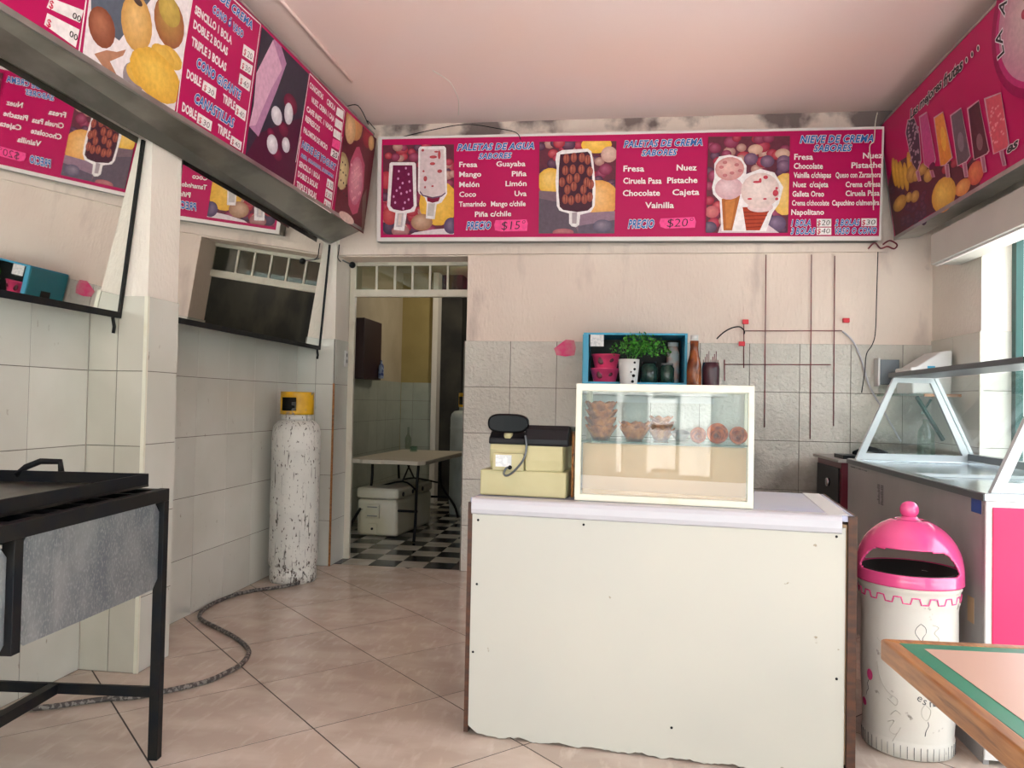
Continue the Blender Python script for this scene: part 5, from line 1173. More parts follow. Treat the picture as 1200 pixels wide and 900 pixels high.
# ------------------------------------------------------------ counter
CZ = R(-5.7); ct = thing('shop_counter', 'white panelled shop counter with brown edges in the middle of the shop', 'counter', (-.572, 3.092, 0), CZ)
CW_, CD, CH = 1.447, .735, .93
random.seed(11)
bot = []; n = 110
for i in range(n + 1):
    x = .006 + (CW_ - .05) * i / n
    z = .004 + .007 * random.random() + (.032 * max(0, 1 - i / 2.5)) + .004 * math.sin(i * .5)
    bot.append((x, z))
mb = MB(); mb.prism(bot + [(CW_ - .044, CH - .03), (.006, CH - .03)], lambda a, b_, d: (a, d, b_), -.006, .012)
mb.build('front_panel', M_cwhite, ct)
bx(.0, CW_ - .03, .014, CD, .05, CH - .02).build('body', M_kraft, ct)
MB().box(-.012, .006, -.008, CD, .012, CH - .005).build('side_edge', M_brown, ct, 'brown left edge strip')
MB().box(CW_ - .036, CW_ - .012, -.012, .012, 0, CH + .012).box(CW_ - .012, CW_ - .006, -.012, CD, 0, CH + .014).build('side_edge', M_brown, ct, 'brown right edge strip')
MB().box(-.004, CW_ - .012, .0, CD, CH - .008, CH + .012).build('top', M_ctop, ct, 'lavender white top')
mb = MB(); mb.prism([(-.002, CH + .0135), (-.012, CH + .008), (-.018, CH - .005), (-.02, CH - .03), (-.017, CH - .046), (-.006, CH - .052), (.02, CH - .052), (.06, CH + .0135)], lambda a, b_, d: (d, a, b_), .004, CW_ - .058)
mb.build('edge_roll', M_trim, ct, 'rolled white edging')
MB().box(CW_ - .10, CW_ - .03, .02, CD, CH + .012, CH + .014).build('edge_tape', M_white, ct)
for x, z in ((.03, CH - .075), (.455, CH - .07), (CW_ - .075, CH - .062), (.03, .60), (.02, CH - .6), (CW_ - .07, .36), (.8, .12)):
    o = MB().lathe([(.005, 0), (.004, .003), (.0002, .004)], n=10).build('screw', M_blackp, ct)
    o.rotation_euler = (R(90), 0, 0); o.location = (x, -.006, z)

# ------------------------------------------------------------ cash register
cr = thing('cash_register', 'khaki and black cash register seen from behind on the left of the counter', 'cash register', (-.556, 3.185, .9445), R(-6))
bx(0, .36, 0, .40, 0, .105).build('drawer_box', M_khaki, cr, 'khaki cash drawer box', bevel=.006)
mb = MB()
pf = [(.03, .105), (.015, .14), (.012, .19), (.025, .235), (.06, .255), (.20, .24), (.34, .16), (.34, .105)]
mb.prism(pf, lambda a, b_, d: (d, a, b_), .035, .19); mb.build('left_housing', M_khaki, cr, bevel=.006)
mb = MB(); mb.prism([(.008, .212), (.014, .238), (.05, .263), (.20, .248), (.20, .20), (.05, .205)], lambda a, b_, d: (d, a, b_), .03, .192); mb.build('left_cover', M_blackp, cr, 'black plastic cover', bevel=.006)
mb = MB(); mb.prism([(.0, .105), (-.006, .15), (-.004, .21), (.02, .25), (.2, .25), (.34, .16), (.34, .105)], lambda a, b_, d: (d, a, b_), .19, .345); mb.build('printer_housing', M_khaki, cr, bevel=.006)
mb = MB(); mb.prism([(-.012, .208), (-.012, .235), (.004, .275), (.03, .292), (.2, .285), (.26, .24), (.25, .205)], lambda a, b_, d: (d, a, b_), .185, .37); mb.build('printer_cover', M_blackp, cr, 'black printer cover', bevel=.01, seg=3)
rb_ = bx(.055, .185, -.012, .03, .105, .175).build('rear_block', M_khaki, cr, bevel=.003)
bx(.068, .135, -.0135, -.012, .12, .168).build('rating_label', M_label, rb_, 'white rating label')
mb = MB(); mb.prism([(.112 + .086 * (abs(math.cos(t_)) ** .55) * (1 if math.cos(t_) > 0 else -1), .297 + .040 * (abs(math.sin(t_)) ** .8) * (1 if math.sin(t_) > 0 else -1)) for t_ in [2 * math.pi * q / 28 for q in range(28)]], lambda a, b_, d: (a, d, b_), .0, .035)
mb.build('customer_display', mat('display_gloss', (.002, .002, .003), .16, spec=.12), cr, 'glossy black customer display', bevel=.008, seg=3)
MB().lathe([(.02, .235), (.018, .262)], (.11, .03, 0), 16).build('display_stem', M_khaki, cr)
pw = Printer(); pw.z0 = 0
MB().tube([(.19, -.01, .25), (.198, -.018, .20), (.186, -.025, .15), (.15, -.025, .105), (.12, -.02, .085), (.105, -.018, .092), (.115, -.016, .115), (.13, -.012, .118)], .0045, 8, 5).build('cable', M_dsteel, cr)
MB().ball((.13, -.016, .118), .009, 12).build('cable_plug', M_blackp, cr)
# wooden paddle wedged between register and case
o = MB().box(-.005, .005, .03, .13, 0, .27).build('wooden_board', M_wood, bevel=.006); o.location = (-.179, 3.16, .9445); o.rotation_euler = (0, 0, R(-6)); put(o, 'varnished wooden board wedged between the cash register and the glass case', 'board')

# ------------------------------------------------------------ display case with wafers
dc = thing('display_case', 'cream framed glass display case of wafers on the counter', 'display case', (-.162, 3.115, .9445), R(-6.2))
DW, DH, DD, e = .682, .465, .33, .022
mb = MB()
for y0 in (0, DD - e):
    mb.box(0, DW, y0, y0 + e, 0, e + .004).box(0, DW, y0, y0 + e, DH - e - .006, DH).box(0, e, y0, y0 + e, e, DH - e).box(DW - e, DW, y0, y0 + e, e, DH - e)
for x0 in (0, DW - e): mb.box(x0, x0 + e, e, DD - e, 0, e).box(x0, x0 + e, e, DD - e, DH - e, DH)
mb.build('frame', M_cream, dc, 'cream painted frame', bevel=.002)
bx(e, DW - e, e, DD - e, .004, .012).build('base', M_kraft, dc)
bx(e, DW - e, .006, .009, e, DH - e).build('pane', M_glass, dc, 'front glass pane')
bx(e, DW - e, DD - .010, DD - .007, e, DH - e).build('pane', M_glass, dc, 'rear glass pane')
bx(.006, .009, e, DD - e, e, DH - e).build('pane', M_glass, dc, 'left glass pane')
bx(DW - .009, DW - .006, e, DD - e, e, DH - e).build('pane', M_glass, dc, 'right glass pane')
bx(e, DW - e, e, DD - e, DH - .012, DH - .004).build('roof_pane', M_gglass, dc)
bx(e, DW - e, .012, DD - .03, .232, .238).build('shelf', M_gglass, dc, 'greenish glass shelf')
bx(e + .002, DW - e - .002, .05, .053, .014, .226).build('card_backing', M_kraft, dc, 'beige card filling the lower half')
dm = dc.matrix_basis
def in_case(x, y, z): return Matrix.Translation((-.162, 3.115, .9445)) @ Matrix.Rotation(R(-6.2), 4, 'Z') @ Vector((x, y, z))
bowl = MB(); 
def wv(a, r, z, j): k = max(0, (z - .01) / .045); return r + .0045 * k * math.cos(7 * a), z + .0055 * k * math.cos(7 * a + 1)
bowl.lathe([(.001, .004), (.028, .004), (.031, .0), (.040, .018), (.052, .038), (.060, .052), (.0585, .054), (.050, .040), (.037, .020), (.028, .008), (.001, .008)], n=48, wob=wv)
bme = bowl.mesh('wafer_bowl', M_wafer)
def place(me, name, label, cat, loc, rot=(0, 0, 0), sc=1, group=None):
    o = link(me, name, None, loc); o.rotation_euler = rot; o.scale = (sc, sc, sc); return put(o, label, cat, group)
pos = ['bottom', 'second from the bottom', 'third from the bottom', 'topmost']
for k in range(4): place(bme, 'wafer_bowl', 'wafer bowl, %s in the tall stack at the left of the case' % pos[k], 'wafer', in_case(.086, .12, .2385 + .0005 + k * .032), (0, 0, k * .4), 1.06, 'wafer bowls in the glass case')
for k, l in enumerate(('lower', 'upper')): place(bme, 'wafer_bowl', 'wafer bowl, %s of the pair beside the tall stack' % l, 'wafer', in_case(.222, .13, .239 + k * .018), (0, 0, k * .7), 1.02, 'wafer bowls in the glass case')
for k, l in enumerate(('bottom', 'middle', 'top')): place(bme, 'wafer_bowl', 'wafer bowl, %s of the three stacked near the middle of the case' % l, 'wafer', in_case(.325, .20, .239 + k * .028), (0, 0, k * .5), .9 - .12 * (k == 2), 'wafer bowls in the glass case')
gb = MB().lathe([(.001, .002), (.02, .0), (.038, .02), (.048, .04), (.046, .041), (.036, .022), (.018, .005), (.001, .005)], n=32).mesh('small_bowl', M_grey)
place(gb, 'small_bowl', 'small grey bowl on the case shelf between wafer bowls and cones', 'bowl', in_case(.405, .12, .2455), (R(12), 0, 0), .8)
cone = MB(); cone.lathe([(.0365, 0), (.033, 0), (.006, -.105), (.001, -.108)][::-1], n=40, cap=False); cone.lathe([(.0365, 0), (.038, -.008), (.036, -.014), (.009, -.112), (.001, -.115)][::-1], n=40, cap=False)
cme = cone.mesh('waffle_cone', M_cone)
for x, y, s, l in ((.476, .075, .84, 'small waffle cone lying at the left of the three cones'), (.549, .07, 1.08, 'large waffle cone with its open mouth forward, middle of the three cones'), (.628, .08, .92, 'waffle cone at the right end of the case shelf')):
    place(cme, 'waffle_cone', l, 'cone', in_case(x, y, .239 + .038 * s), (R(80), 0, R(-6)), s, 'waffle cones in the glass case')

# ------------------------------------------------------------ freezer (dipping cabinet)
fz = thing('ice_cream_freezer', 'ice cream freezer with a slanted glass canopy and hot pink front along the right side', 'freezer', (1.391, 3.17, 0), R(-1.45))
FW, FL, FH = .745, 1.95, 1.02
bx(.0, .02, .012, FL, .0, FH - .03).build('side_panel', M_sidegrey, fz, 'brushed grey side panel')
bx(.02, FW, .03, FL, .06, FH - .14).build('body', M_white, fz)
mb = MB(); mb.box(.0, FW, .0, .03, .02, FH - .03); mb.build('front_frame', M_white, fz, bevel=.003)
bx(.022, FW - .03, -.006, .0, .05, FH - .052).build('front_panel', M_hpink, fz, 'hot pink front panel', bevel=.018, seg=3)
mb = MB(); mb.box(-.004, .05, 0, FL, FH - .03, FH).box(FW - .08, FW, 0, FL, FH - .03, FH + .012).box(.05, FW - .08, 0, .05, FH - .03, FH).box(.05, FW - .08, FL - .08, FL, FH - .03, FH)
mb.build('top_rim', M_steel, fz, 'stainless top rim', bevel=.003)
bx(-.010, -.004, -.002, FL, FH - .03, FH - .004).build('edge_strip', M_dsteel, fz, 'dark edge strip')
MB().box(.05, FW - .08, .05, FL - .08, FH - .06, FH - .055).box(FW - .075, FW - .03, .02, FL - .02, FH + .012, FH + .05).build('inner_ledge', M_dsteel, fz)
for k in range(2):
    y0 = .055 + k * .9; lo_ = bx(.052, FW - .082, y0, y0 + .90, FH - .022 + .006 * k, FH - .017 + .006 * k).build('lid', M_steel, fz, 'sliding steel lid')
    MB().box(.06, FW - .09, y0 + (.86 if k == 0 else .0), y0 + (.885 if k == 0 else .025), FH - .016 + .006 * k, FH - .004).build('lid_rail', M_walu, lo_)
def trap(y, th):
    mb = MB(); o = [(.03, .0), (.245, .505), (.475, .505), (.70, .0)]; i = [(.088, .038), (.268, .475), (.458, .475), (.642, .038)]
    for k in range(4):
        a, b_, c, d_ = o[k], o[(k + 1) % 4], i[(k + 1) % 4], i[k]
        mb.prism([a, b_, c, d_], lambda p, q, d: (p, d, FH + q), y, y + th)
    ef = mb.build('end_frame', M_walu, fz, 'white trapezoid end frame')
    mb = MB(); mb.prism([(p[0], p[1]) for p in i], lambda p, q, d: (p, d, FH + q), y + th * .4, y + th * .6); mb.build('end_pane', M_glass, ef)
trap(.03, .028); trap(FL - .06, .028)
mb = MB(); mb.box(.225, .50, .0, FL - .02, FH + .508, FH + .535); mb.build('canopy_top', M_dsteel, fz, 'dark grey canopy top', bevel=.003)
mb = MB(); mb.prism([(.475, .50), (.482, .50), (.70, .03), (.693, .03)], lambda p, q, d: (p, d, FH + q), .06, FL - .06); mb.build('canopy_pane', M_glass, fz, 'slanted street-side glass')
mb = MB(); mb.prism([(.478, .505), (.50, .505), (.725, .0), (.703, .0)], lambda p, q, d: (p, d, FH + q), FL - .06, FL - .03); mb.build('canopy_rail', M_walu, fz)
bx(-.0012, .0, .04, .13, FH - .085, FH - .032).build('sticker', mat('blue_sticker', (.01, .06, .28), .4), fz, 'blue sticker at the top corner')
mb = MB()
rr = random.Random(5)
for k in range(12): z = FH - .10 - k * .009; mb.box(-.0008, 0, 1.24, 1.24 + rr.uniform(.03, .05), z - .005, z); mb.box(-.0008, 0, 1.30, 1.30 + rr.uniform(.02, .05), z - .005, z)
for k in range(9): mb.box(-.0008, 0, 1.55 + k * .04, 1.55 + k * .04 + rr.uniform(.01, .03), FH - .05, FH - .044)
mb.build('print_marks', M_smudge, fz, 'smudged black printing', kind='stuff')
bx(-.001, .0, .10, .16, .50, .60).build('sticker', M_kraft, fz, 'worn tan sticker low on the side panel')

# ------------------------------------------------------------ bin
bn = thing('litter_bin', 'white painted barrel bin with a glossy pink domed lid beside the counter', 'bin', (1.168, 3.315, 0), R(0))
def br(z):
    k = min(1, z / .64); return .160 + .012 * math.sin(k * 2.4) + .004 * k
prof = [(.155, 0), (.166, .006), (.167, .055), (.164, .062)] + [(br(z), z) for z in [.07 + .06 * k for k in range(9)]] + [(.178, .575), (.181, .582), (.182, .615), (.184, .63), (.189, .636), (.190, .655), (.186, .662), (.16, .664), (.15, .60)]
MB().lathe(prof, n=64, wob=lambda a, r, z, j: (r + .0012 * math.sin(5 * a + z * 20), z + (.004 * math.sin(9 * a) if z > .65 else 0))).build('barrel', M_binw, bn)
face = math.atan2(-3.315, -1.168)
def sk(a, z):
    for c in (face, face + math.pi):
        d = (a - c + math.pi) % (2 * math.pi) - math.pi
        wd = R(67) - (z - .70) / .09 * R(20)
        if wd > 0 and (abs(d) / wd) ** 7 + (abs(z - .746) / .047) ** 6 < 1: return True
    return False
lid = [(.196, .652)] + [(.1975 - .0 * k, .656 + .004 * k) for k in range(6)]
for k in range(42):
    z = .68 + .215 * k / 41; q = (z - .68) / .222; lid.append((.197 * math.sqrt(max(0, 1 - q ** 2.3)), z))
lid = [(r, z) for r, z in lid if r > .045]
lido = MB().lathe(lid, n=180, skip=sk).build('lid', M_bpink, bn, 'glossy pink domed lid', solid=.007)
MB().lathe([(.055, .878), (.05, .892), (.032, .898), (.030, .905)], n=40).ball((0, 0, .930), .0355, 28).build('knob', M_bpink, lido, 'pink ball knob')
MB().lathe([(.10, .604), (.150, .606), (.172, .66), (.176, .70), (.170, .70), (.15, .64), (.001, .62)], n=48).build('liner', M_inner_dark, bn)
def on_bin(ang, z, off=.001):  # ang in degrees to the right of the side facing the camera
    a = face + R(ang); r = [p[0] for p in prof if p[1] <= z][-1] if z < .6 else .182
    zs = sorted(prof, key=lambda p: p[1]); r = .18
    for p, q in zip(zs, zs[1:]):
        if p[1] <= z <= q[1] and p[0] > .152 and q[0] > .152: r = p[0] + (q[0] - p[0]) * (z - p[1]) / max(q[1] - p[1], 1e-6)
    r += off; return (r * math.cos(a), r * math.sin(a), z)
pts = []
A = -96; up = True
while A < 96:
    zt = .617 if up else .594
    pts += [on_bin(A, zt, .0015), on_bin(A + 4, zt, .0015), on_bin(A + 8, zt, .0015)]; A += 10; up = not up
MB().tube(pts, .0032, 6).build('painted_key_pattern', M_bpink, bn, 'pink painted key pattern')
mb = MB()
for k in range(-12, 13): mb.tube([on_bin(k * 8, .008, .0005), on_bin(k * 8, .054, .0005)], .0011, 4)
mb.build('base_grooves', M_smudge, bn, kind='stuff')
mb = MB()
def stroke(pp, r=.0012): mb.tube([on_bin(a, z, .0006) for a, z in pp], r, 4, 4)
stroke([(14, .522), (9, .505), (8, .485), (13, .462), (14, .45)]); stroke([(14, .522), (19, .510), (20, .49), (16, .468), (18, .45)])
stroke([(8, .31), (13, .322), (17, .312), (13, .304), (9, .318), (7, .312), (8, .304)]); stroke([(16, .3), (22, .318), (26, .304)])
stroke([(24, .155), (25, .14), (22, .12), (21, .10)], .0016)
stroke([(-53, .262), (-56, .245), (-54, .228), (-58, .212), (-59, .198)], .0012)
mb.build('painted_strokes', M_smudge, bn, 'thin black painted drawings', kind='stuff')
mb = MB()
stroke([(-38, .44), (-30, .42), (-28, .40), (-34, .38)]); stroke([(-38, .35), (-34, .29), (-24, .245), (-12, .225), (-14, .20), (-24, .22)]); stroke([(-20, .16), (-14, .18), (-8, .17)]); stroke([(-24, .13), (-16, .14), (-22, .10), (-14, .09), (-8, .12), (-18, .06)]); stroke([(20, .22), (27, .20), (26, .175), (22, .16), (17, .175), (16, .2), (20, .22)]); stroke([(28, .52), (36, .51), (30, .49), (36, .47), (34, .45)])
mb.build('raised_scrolls', mat('faint_relief', (.46, .42, .36), .7), bn, 'faint raised scroll drawings', kind='stuff')
def painted_ball(a, z, ra, rz, m, nm):
    mb = MB(); c = [on_bin(a, z, .0012)]; rim = [on_bin(a + ra * math.cos(t), z + rz * math.sin(t), .0008) for t in [2 * math.pi * k / 20 for k in range(20)]]
    mb.add(c + rim, [(0, 1 + k, 1 + (k + 1) % 20) for k in range(20)]); mb.build('painted_balloon', m, bn, nm)
painted_ball(-51, .285, 5.5, .022, M_bpink, 'pink painted balloon'); painted_ball(-66, .165, 6, .016, M_bpink, 'pink painted shape near the base')
tv = []; tf = []
for ch, a0, z0, rt in (('e', 9, .236, -25), ('s', 16, .222, -15), ('n', 25, .212, 5), ('a', 31, .213, 12), ('t', 37, .215, 18)):
    v0, f0 = glyphs(ch, .0, 0); b0 = len(tv); k = .042
    for p in v0:
        x = p[0] * k; y = p[1] * k; c, s_ = math.cos(R(rt)), math.sin(R(rt)); X = x * c - y * s_; Y = x * s_ + y * c
        tv.append(on_bin(a0 + math.degrees(X / .17), z0 + Y, .001))
    tf += [[q + b0 for q in f] for f in f0]
mb = MB().add(tv, tf); mb.build('painted_words', M_smudge, bn, 'hand-painted words', kind='stuff')

# ------------------------------------------------------------ table at the right edge
tb = thing('dining_table', 'table with a varnished wooden edge and salmon and green laminate top at the right edge', 'table', (.672, 2.098, 0), R(2.2))
TW, TD = .95, .95
mb = MB()
for p in ([(0, 0), (TW, 0), (TW - .035, -.035), (.035, -.035)], [(0, -TD), (0, 0), (.035, -.035), (.035, -TD + .035)], [(TW, 0), (TW, -TD), (TW - .035, -TD + .035), (TW - .035, -.035)], [(TW, -TD), (0, -TD), (.035, -TD + .035), (TW - .035, -TD + .035)]):
    mb = MB(); mb.prism(p, lambda a, b_, d: (a, b_, d), .696, .75); mb.build('edge_rail', M_wood, tb, bevel=.006, seg=3)
bx(.034, TW - .034, -TD + .034, -.034, .73, .749).build('laminate_border', M_green, tb, 'green laminate border')
bx(.076, TW - .076, -TD + .076, -.076, .7494, .7502).build('laminate_field', M_salmon, tb, 'salmon pink laminate field')
bx(.05, .10, -.60, -.53, .655, .696).build('leg_bracket', M_white, tb, bevel=.004)
for x, y in ((.05, -.60), (TW - .10, -.60), (.05, -.30), (TW - .1, -.30)):
    pass
MB().box(.055, .095, -.59, -.54, 0, .655).build('leg', M_blackp, tb, bevel=.003)
MB().box(TW - .095, TW - .055, -.59, -.54, 0, .70).build('leg', M_blackp, tb, bevel=.003)
MB().box(.035, .115, -.80, -.33, 0, .03).build('foot', M_blackp, tb, bevel=.004)
MB().box(TW - .115, TW - .035, -.80, -.33, 0, .03).build('foot', M_blackp, tb, bevel=.004)

# ------------------------------------------------------------ things in the back room
ft = thing('folding_table', 'beige plastic folding table in the back room, seen through the doorway', 'table', (-2.53, 7.12, 0), R(-3))
FTW, FTL = .76, 1.62
mb = MB(); mb.prism([(.0, .03), (.12, .03), (.16, .0), (.34, .0), (.38, .03), (FTW - .06, .0), (FTW, .06), (FTW, FTL), (0, FTL)], lambda a, b_, d: (a, b_, d), .72, .76)
mb.build('tabletop', mat('beige_moulded_plastic', (.50, .45, .36), .5), ft, bevel=.006)
for yb, sgn in ((.42, -1), (FTL - .42, 1)):
    for x, xo in ((.10, -.08), (FTW - .18, .10)):
        MB().tube([(x, yb, .72), (x, yb + sgn * .05, .42), (x + xo * .8, yb + sgn * .32, .16), (x + xo, yb + sgn * .42, .012)], .014, 8, 4).build('leg', M_black, ft)
    MB().tube([(.06, yb + sgn * .2, .26), (FTW - .12, yb + sgn * .2, .26)], .012, 8).build('crossbar', M_black, ft)
    MB().tube([(.10, yb, .44), (.35, yb - sgn * .2, .50), (FTW - .2, yb, .44)], .009, 8, 4).tube([(.35, yb - sgn * .2, .50), (.35, yb - sgn * .5, .71)], .009, 8).build('brace', M_black, ft)
ck = thing('cool_box', 'large off-white cool box under the folding table in the back room', 'cool box', (-2.49, 7.33, 0), R(-6))
M_cool = mat('yellowed_white_plastic', (.50, .47, .33), .45, 0, (.58, .56, .47), 2)
bx(0, .42, 0, .98, .01, .36).build('body', M_cool, ck, bevel=.035, seg=3)
bx(-.008, .428, -.008, .988, .365, .47).build('lid', M_cool, ck, bevel=.03, seg=3)
lp_ = MB().box(.10, .24, -.018, .0, .18, .31).build('latch_plate', M_cool, ck, bevel=.006)
MB().box(.12, .22, -.026, -.018, .285, .295).box(.12, .22, -.026, -.018, .20, .21).build('handle', M_grey, lp_)
MB().box(.12, .22, -.012, .0, .03, .13).build('drain_plate', M_cool, ck, bevel=.004)
MB().tube([(.17, -.02, .08), (.17, -.012, .08)], .012, 12).build('drain_plug', M_blackp, ck)
for y in (.12, .38, .66): MB().tube([(.428, y, .41), (.436, y, .41)], .022, 16).build('hinge_plug', M_blackp, ck)
db = thing('wall_cabinet', 'dark brown cabinet hanging on the left wall of the back room', 'cabinet', (-2.814, 8.1, 1.55))
bx(0, .10, 0, .62, 0, .66).build('body', mat('dark_brown_wood', (.03, .008, .008), .4), db, bevel=.003)
o = MB().lathe([(.03, 0), (.032, .01), (.032, .12), (.028, .15), (.014, .17), (.012, .20), (.004, .21)], n=20).build('spray_bottle', mat('pale_blue_bottle', (.30, .36, .5), .35, 0, (.03, .05, .2), 20, (.45, .5))); put(o, 'small pale blue bottle clipped to the front of the dark wall cabinet', 'bottle'); o.location = (-2.68, 8.62, 1.57)
o = MB().lathe([(.035, 0), (.036, .01), (.036, .12), (.012, .17), (.011, .24), (.013, .25), (.004, .25)], n=20).build('clear_bottle', M_dglass); put(o, 'slim clear bottle standing on the folding table', 'bottle'); o.location = (-2.42, 8.9, .7615)
o = MB().lathe([(.04, 0), (.045, .05), (.04, .06), (.03, .055), (.03, .01), (.001, .008)], n=20).build('drinking_glass', M_gglass); put(o, 'short drinking glass beside the slim bottle on the folding table', 'glass'); o.location = (-2.22, 8.4, .7615)

# ------------------------------------------------------------ blue cabinet on the back wall and what stands in it
wsf = thing('wall_shelf', 'white wall shelf behind the display case carrying the blue cabinet', 'shelf', (.12, 5.55, 1.395))
bx(-.40, .62, -.16, .456, 0, .022).build('board', M_white, wsf, bevel=.002)
bx(-.39, .60, .42, .456, -.05, 0).build('cleat', M_white, wsf)
bc = thing('open_cabinet', 'sky blue open-fronted cabinet with a dark lining on the back wall shelf', 'cabinet', (.12, 5.55, 1.4175))
MB().box(-.363, -.325, 0, .44, 0, .417).box(.345, .363, 0, .44, 0, .417).box(-.325, .345, 0, .44, .402, .417).box(-.325, .345, 0, .44, 0, .07).build('shell', M_blue, bc, bevel=.002)
bx(-.326, .346, .42, .438, .07, .402).build('back_panel', M_inner_dark, bc)
sp_ = bx(-.369, -.3635, .005, .435, .01, .405).build('side_panel', M_teal, bc, 'teal left side')
bx(-.373, -.370, .16, .27, .09, .24).build('hand_hole', M_blackp, sp_, 'dark hand hole')
bx(-.315, -.22, -.003, -.001, .32, .402).build('notice', M_label, bc, 'small white notice')
def tub(label, x, y, z, s=1):
    t = thing('plastic_tub', label, 'tub', (x, y, z), .1, 'pink tubs in the blue cabinet')
    mb = MB(); mb.lathe([(.080 * s, 0), (.083 * s, .005), (.104 * s, .088), (.109 * s, .090), (.109 * s, .1), (.001, .1)], n=32); mb.build('body', M_pink, t)
    MB().ball((-.04, -.084 * s, .05), .024, 10, (1, .25, 1.2)).ball((.03, -.087 * s, .055), .02, 10, (1, .25, .8)).build('painted_berries', M_maroon, t)
tub('pink fruit-printed tub at the bottom of the stack of two', -.092, 5.68, 1.488, .98); tub('pink fruit-printed tub on top of the stack of two', -.085, 5.685, 1.589, .95)
pt = thing('potted_plant', 'bushy green plant in a white pot with black spots in the blue cabinet', 'plant', (.078, 5.472, 1.4175))
MB().lathe([(.052, 0), (.054, .006), (.07, .17), (.073, .225), (.068, .225), (.062, .17), (.001, .165)], n=32).build('pot', M_white, pt, 'white pot with black spots')
mb = MB()
for a, z, s_ in ((-60, .20, .008), (-58, .155, .009), (-62, .11, .011), (-78, .135, .006), (-66, .07, .010)):
    r = .0545 + .0165 * z / .17 + .0035; mb.ball((r * math.cos(R(a)), r * math.sin(R(a)), z), s_, 10, (1, .5, 1))
mb.build('black_spots', M_blackp, pt, kind='stuff')
mb = MB(); rr = random.Random(3)
for k in range(620):
    th = rr.uniform(0, 2 * math.pi); ph = rr.uniform(-.2, 1.4); rad = rr.uniform(.05, .165); c = Vector((.075 + rad * 1.3 * math.cos(th) * math.cos(ph), .02 + rad * .6 * math.sin(th) * math.cos(ph), .27 + rad * .85 * math.sin(ph)))
    d = Vector((rr.uniform(-1, 1), rr.uniform(-1, 1), rr.uniform(-.3, 1))).normalized(); u = d.cross(Vector((rr.random(), rr.random(), .3))).normalized(); l = rr.uniform(.015, .03); w_ = l * .35
    mb.add([c, c + d * l * .5 + u * w_, c + d * l, c + d * l * .5 - u * w_], [(0, 1, 2, 3)])
mb.build('foliage', M_leaf, pt, kind='stuff')
mb = MB()
for k in range(9): a = k * .7; mb.tube([(0, 0, .16), (.03 * math.cos(a) + .02, .02 * math.sin(a), .24), (.07 * math.cos(a) + .04, .04 * math.sin(a), .32)], .0025, 5, 3)
mb.build('stems', M_leaf, pt)
def jar(label, x, y, z, r, h, m, cap=None):
    t = thing('jar', label, 'jar', (x, y, z), 0)
    MB().lathe([(r * .9, 0), (r, .01), (r, h * .75), (r * .8, h * .85), (r * .8, h * .9)], n=28).build('body', m, t)
    MB().lathe([(r * .84, h * .9), (r * .84, h), (.001, h)], n=28).build('lid', cap or M_blackp, t)
jar('squat dark green jar beside the white plant pot', .225, 5.66, 1.488, .062, .15, M_jar); jar('dark jar in the blue cabinet right of the squat green jar', .352, 5.66, 1.488, .05, .14, M_jar, M_grey)
jar('pale pink-labelled jar standing tall at the right inside the blue cabinet', .40, 5.80, 1.488, .045, .30, mat('pale_pink_label', (.62, .42, .36), .5, 0, (.5, .55, .55), 14), M_white)
bo = thing('bottle', 'brown glass bottle with a white cap on the shelf right of the blue cabinet', 'bottle', (.525, 5.50, 1.4175))
MB().lathe([(.045, 0), (.050, .01), (.050, .14), (.048, .20), (.033, .26), (.028, .31), (.03, .36)], n=28).build('body', M_bottle, bo); MB().lathe([(.026, .36), (.026, .40), (.001, .402)], n=20).build('cap', M_white, bo)
jb = thing('brush_pot', 'dark maroon pot with red brush tips on the shelf beside the brown bottle', 'pot', (.645, 5.56, 1.4175))
MB().lathe([(.055, 0), (.06, .01), (.062, .17), (.056, .215), (.052, .215), (.05, .02), (.001, .02)], n=28).build('body', mat('maroon_and_grey_glass', (.06, .02, .03), .25), jb)
mb = MB()
for k in range(9): x = -.045 + k * .011; mb.tube([(x, .01 * math.sin(k), .10), (x * 1.15, .01 * math.sin(k), .235 + .02 * ((k * 5) % 4))], .0028, 5)
mb.build('brush_tips', M_redw, jb)
o = MB().add([], []).prism([(-.05, 0), (.02, -.01), (.09, .0), (.10, .06), (.085, .115), (.02, .12), (-.02, .09), (-.07, .05)], lambda a, b_, d: (a, d, b_), 0, .003).build('paper_scrap', mat('faded_pink_paper', (.78, .06, .22), .6, 0, (.7, .25, .3), 8)); put(o, 'torn pink paper stuck on the plaster left of the blue cabinet', 'paper'); o.location = (-.42, YB - .019, 1.70)

# ------------------------------------------------------------ wiring on the back wall
def wire(name, label, pts, r, m, cat='wire', sub=0, n=6):
    o = MB().tube(pts, r, n, sub).build(name, m); return put(o, label, cat)
yw = YB - .017
for x, z0, z1, l in ((1.093, 1.18, 2.47, 'tallest dark red conduit running up the back wall to the ledge'), (1.42, 1.10, 2.47, 'dark red conduit up the back wall, second of the tall ones from the left'), (1.585, 1.20, 2.46, 'dark red conduit up the back wall, nearest the white cable'), (.938, 1.62, 1.96, 'short dark red conduit below the left red box'), (.80, 1.52, 1.68, 'shortest dark red conduit beside the brush pot')):
    wire('conduit', l, [(x, yw, z0), (x - .004, yw, z1)], .0036, M_redw, 'conduit')
wire('conduit', 'upper level dark red conduit crossing the back wall between the red boxes', [(.942, yw - .006, 1.897), (1.635, yw - .006, 1.903)], .0036, M_redw, 'conduit')
wire('conduit', 'lower level dark red conduit crossing the back wall', [(.80, yw - .006, 1.644), (1.56, yw - .006, 1.652)], .0036, M_redw, 'conduit')
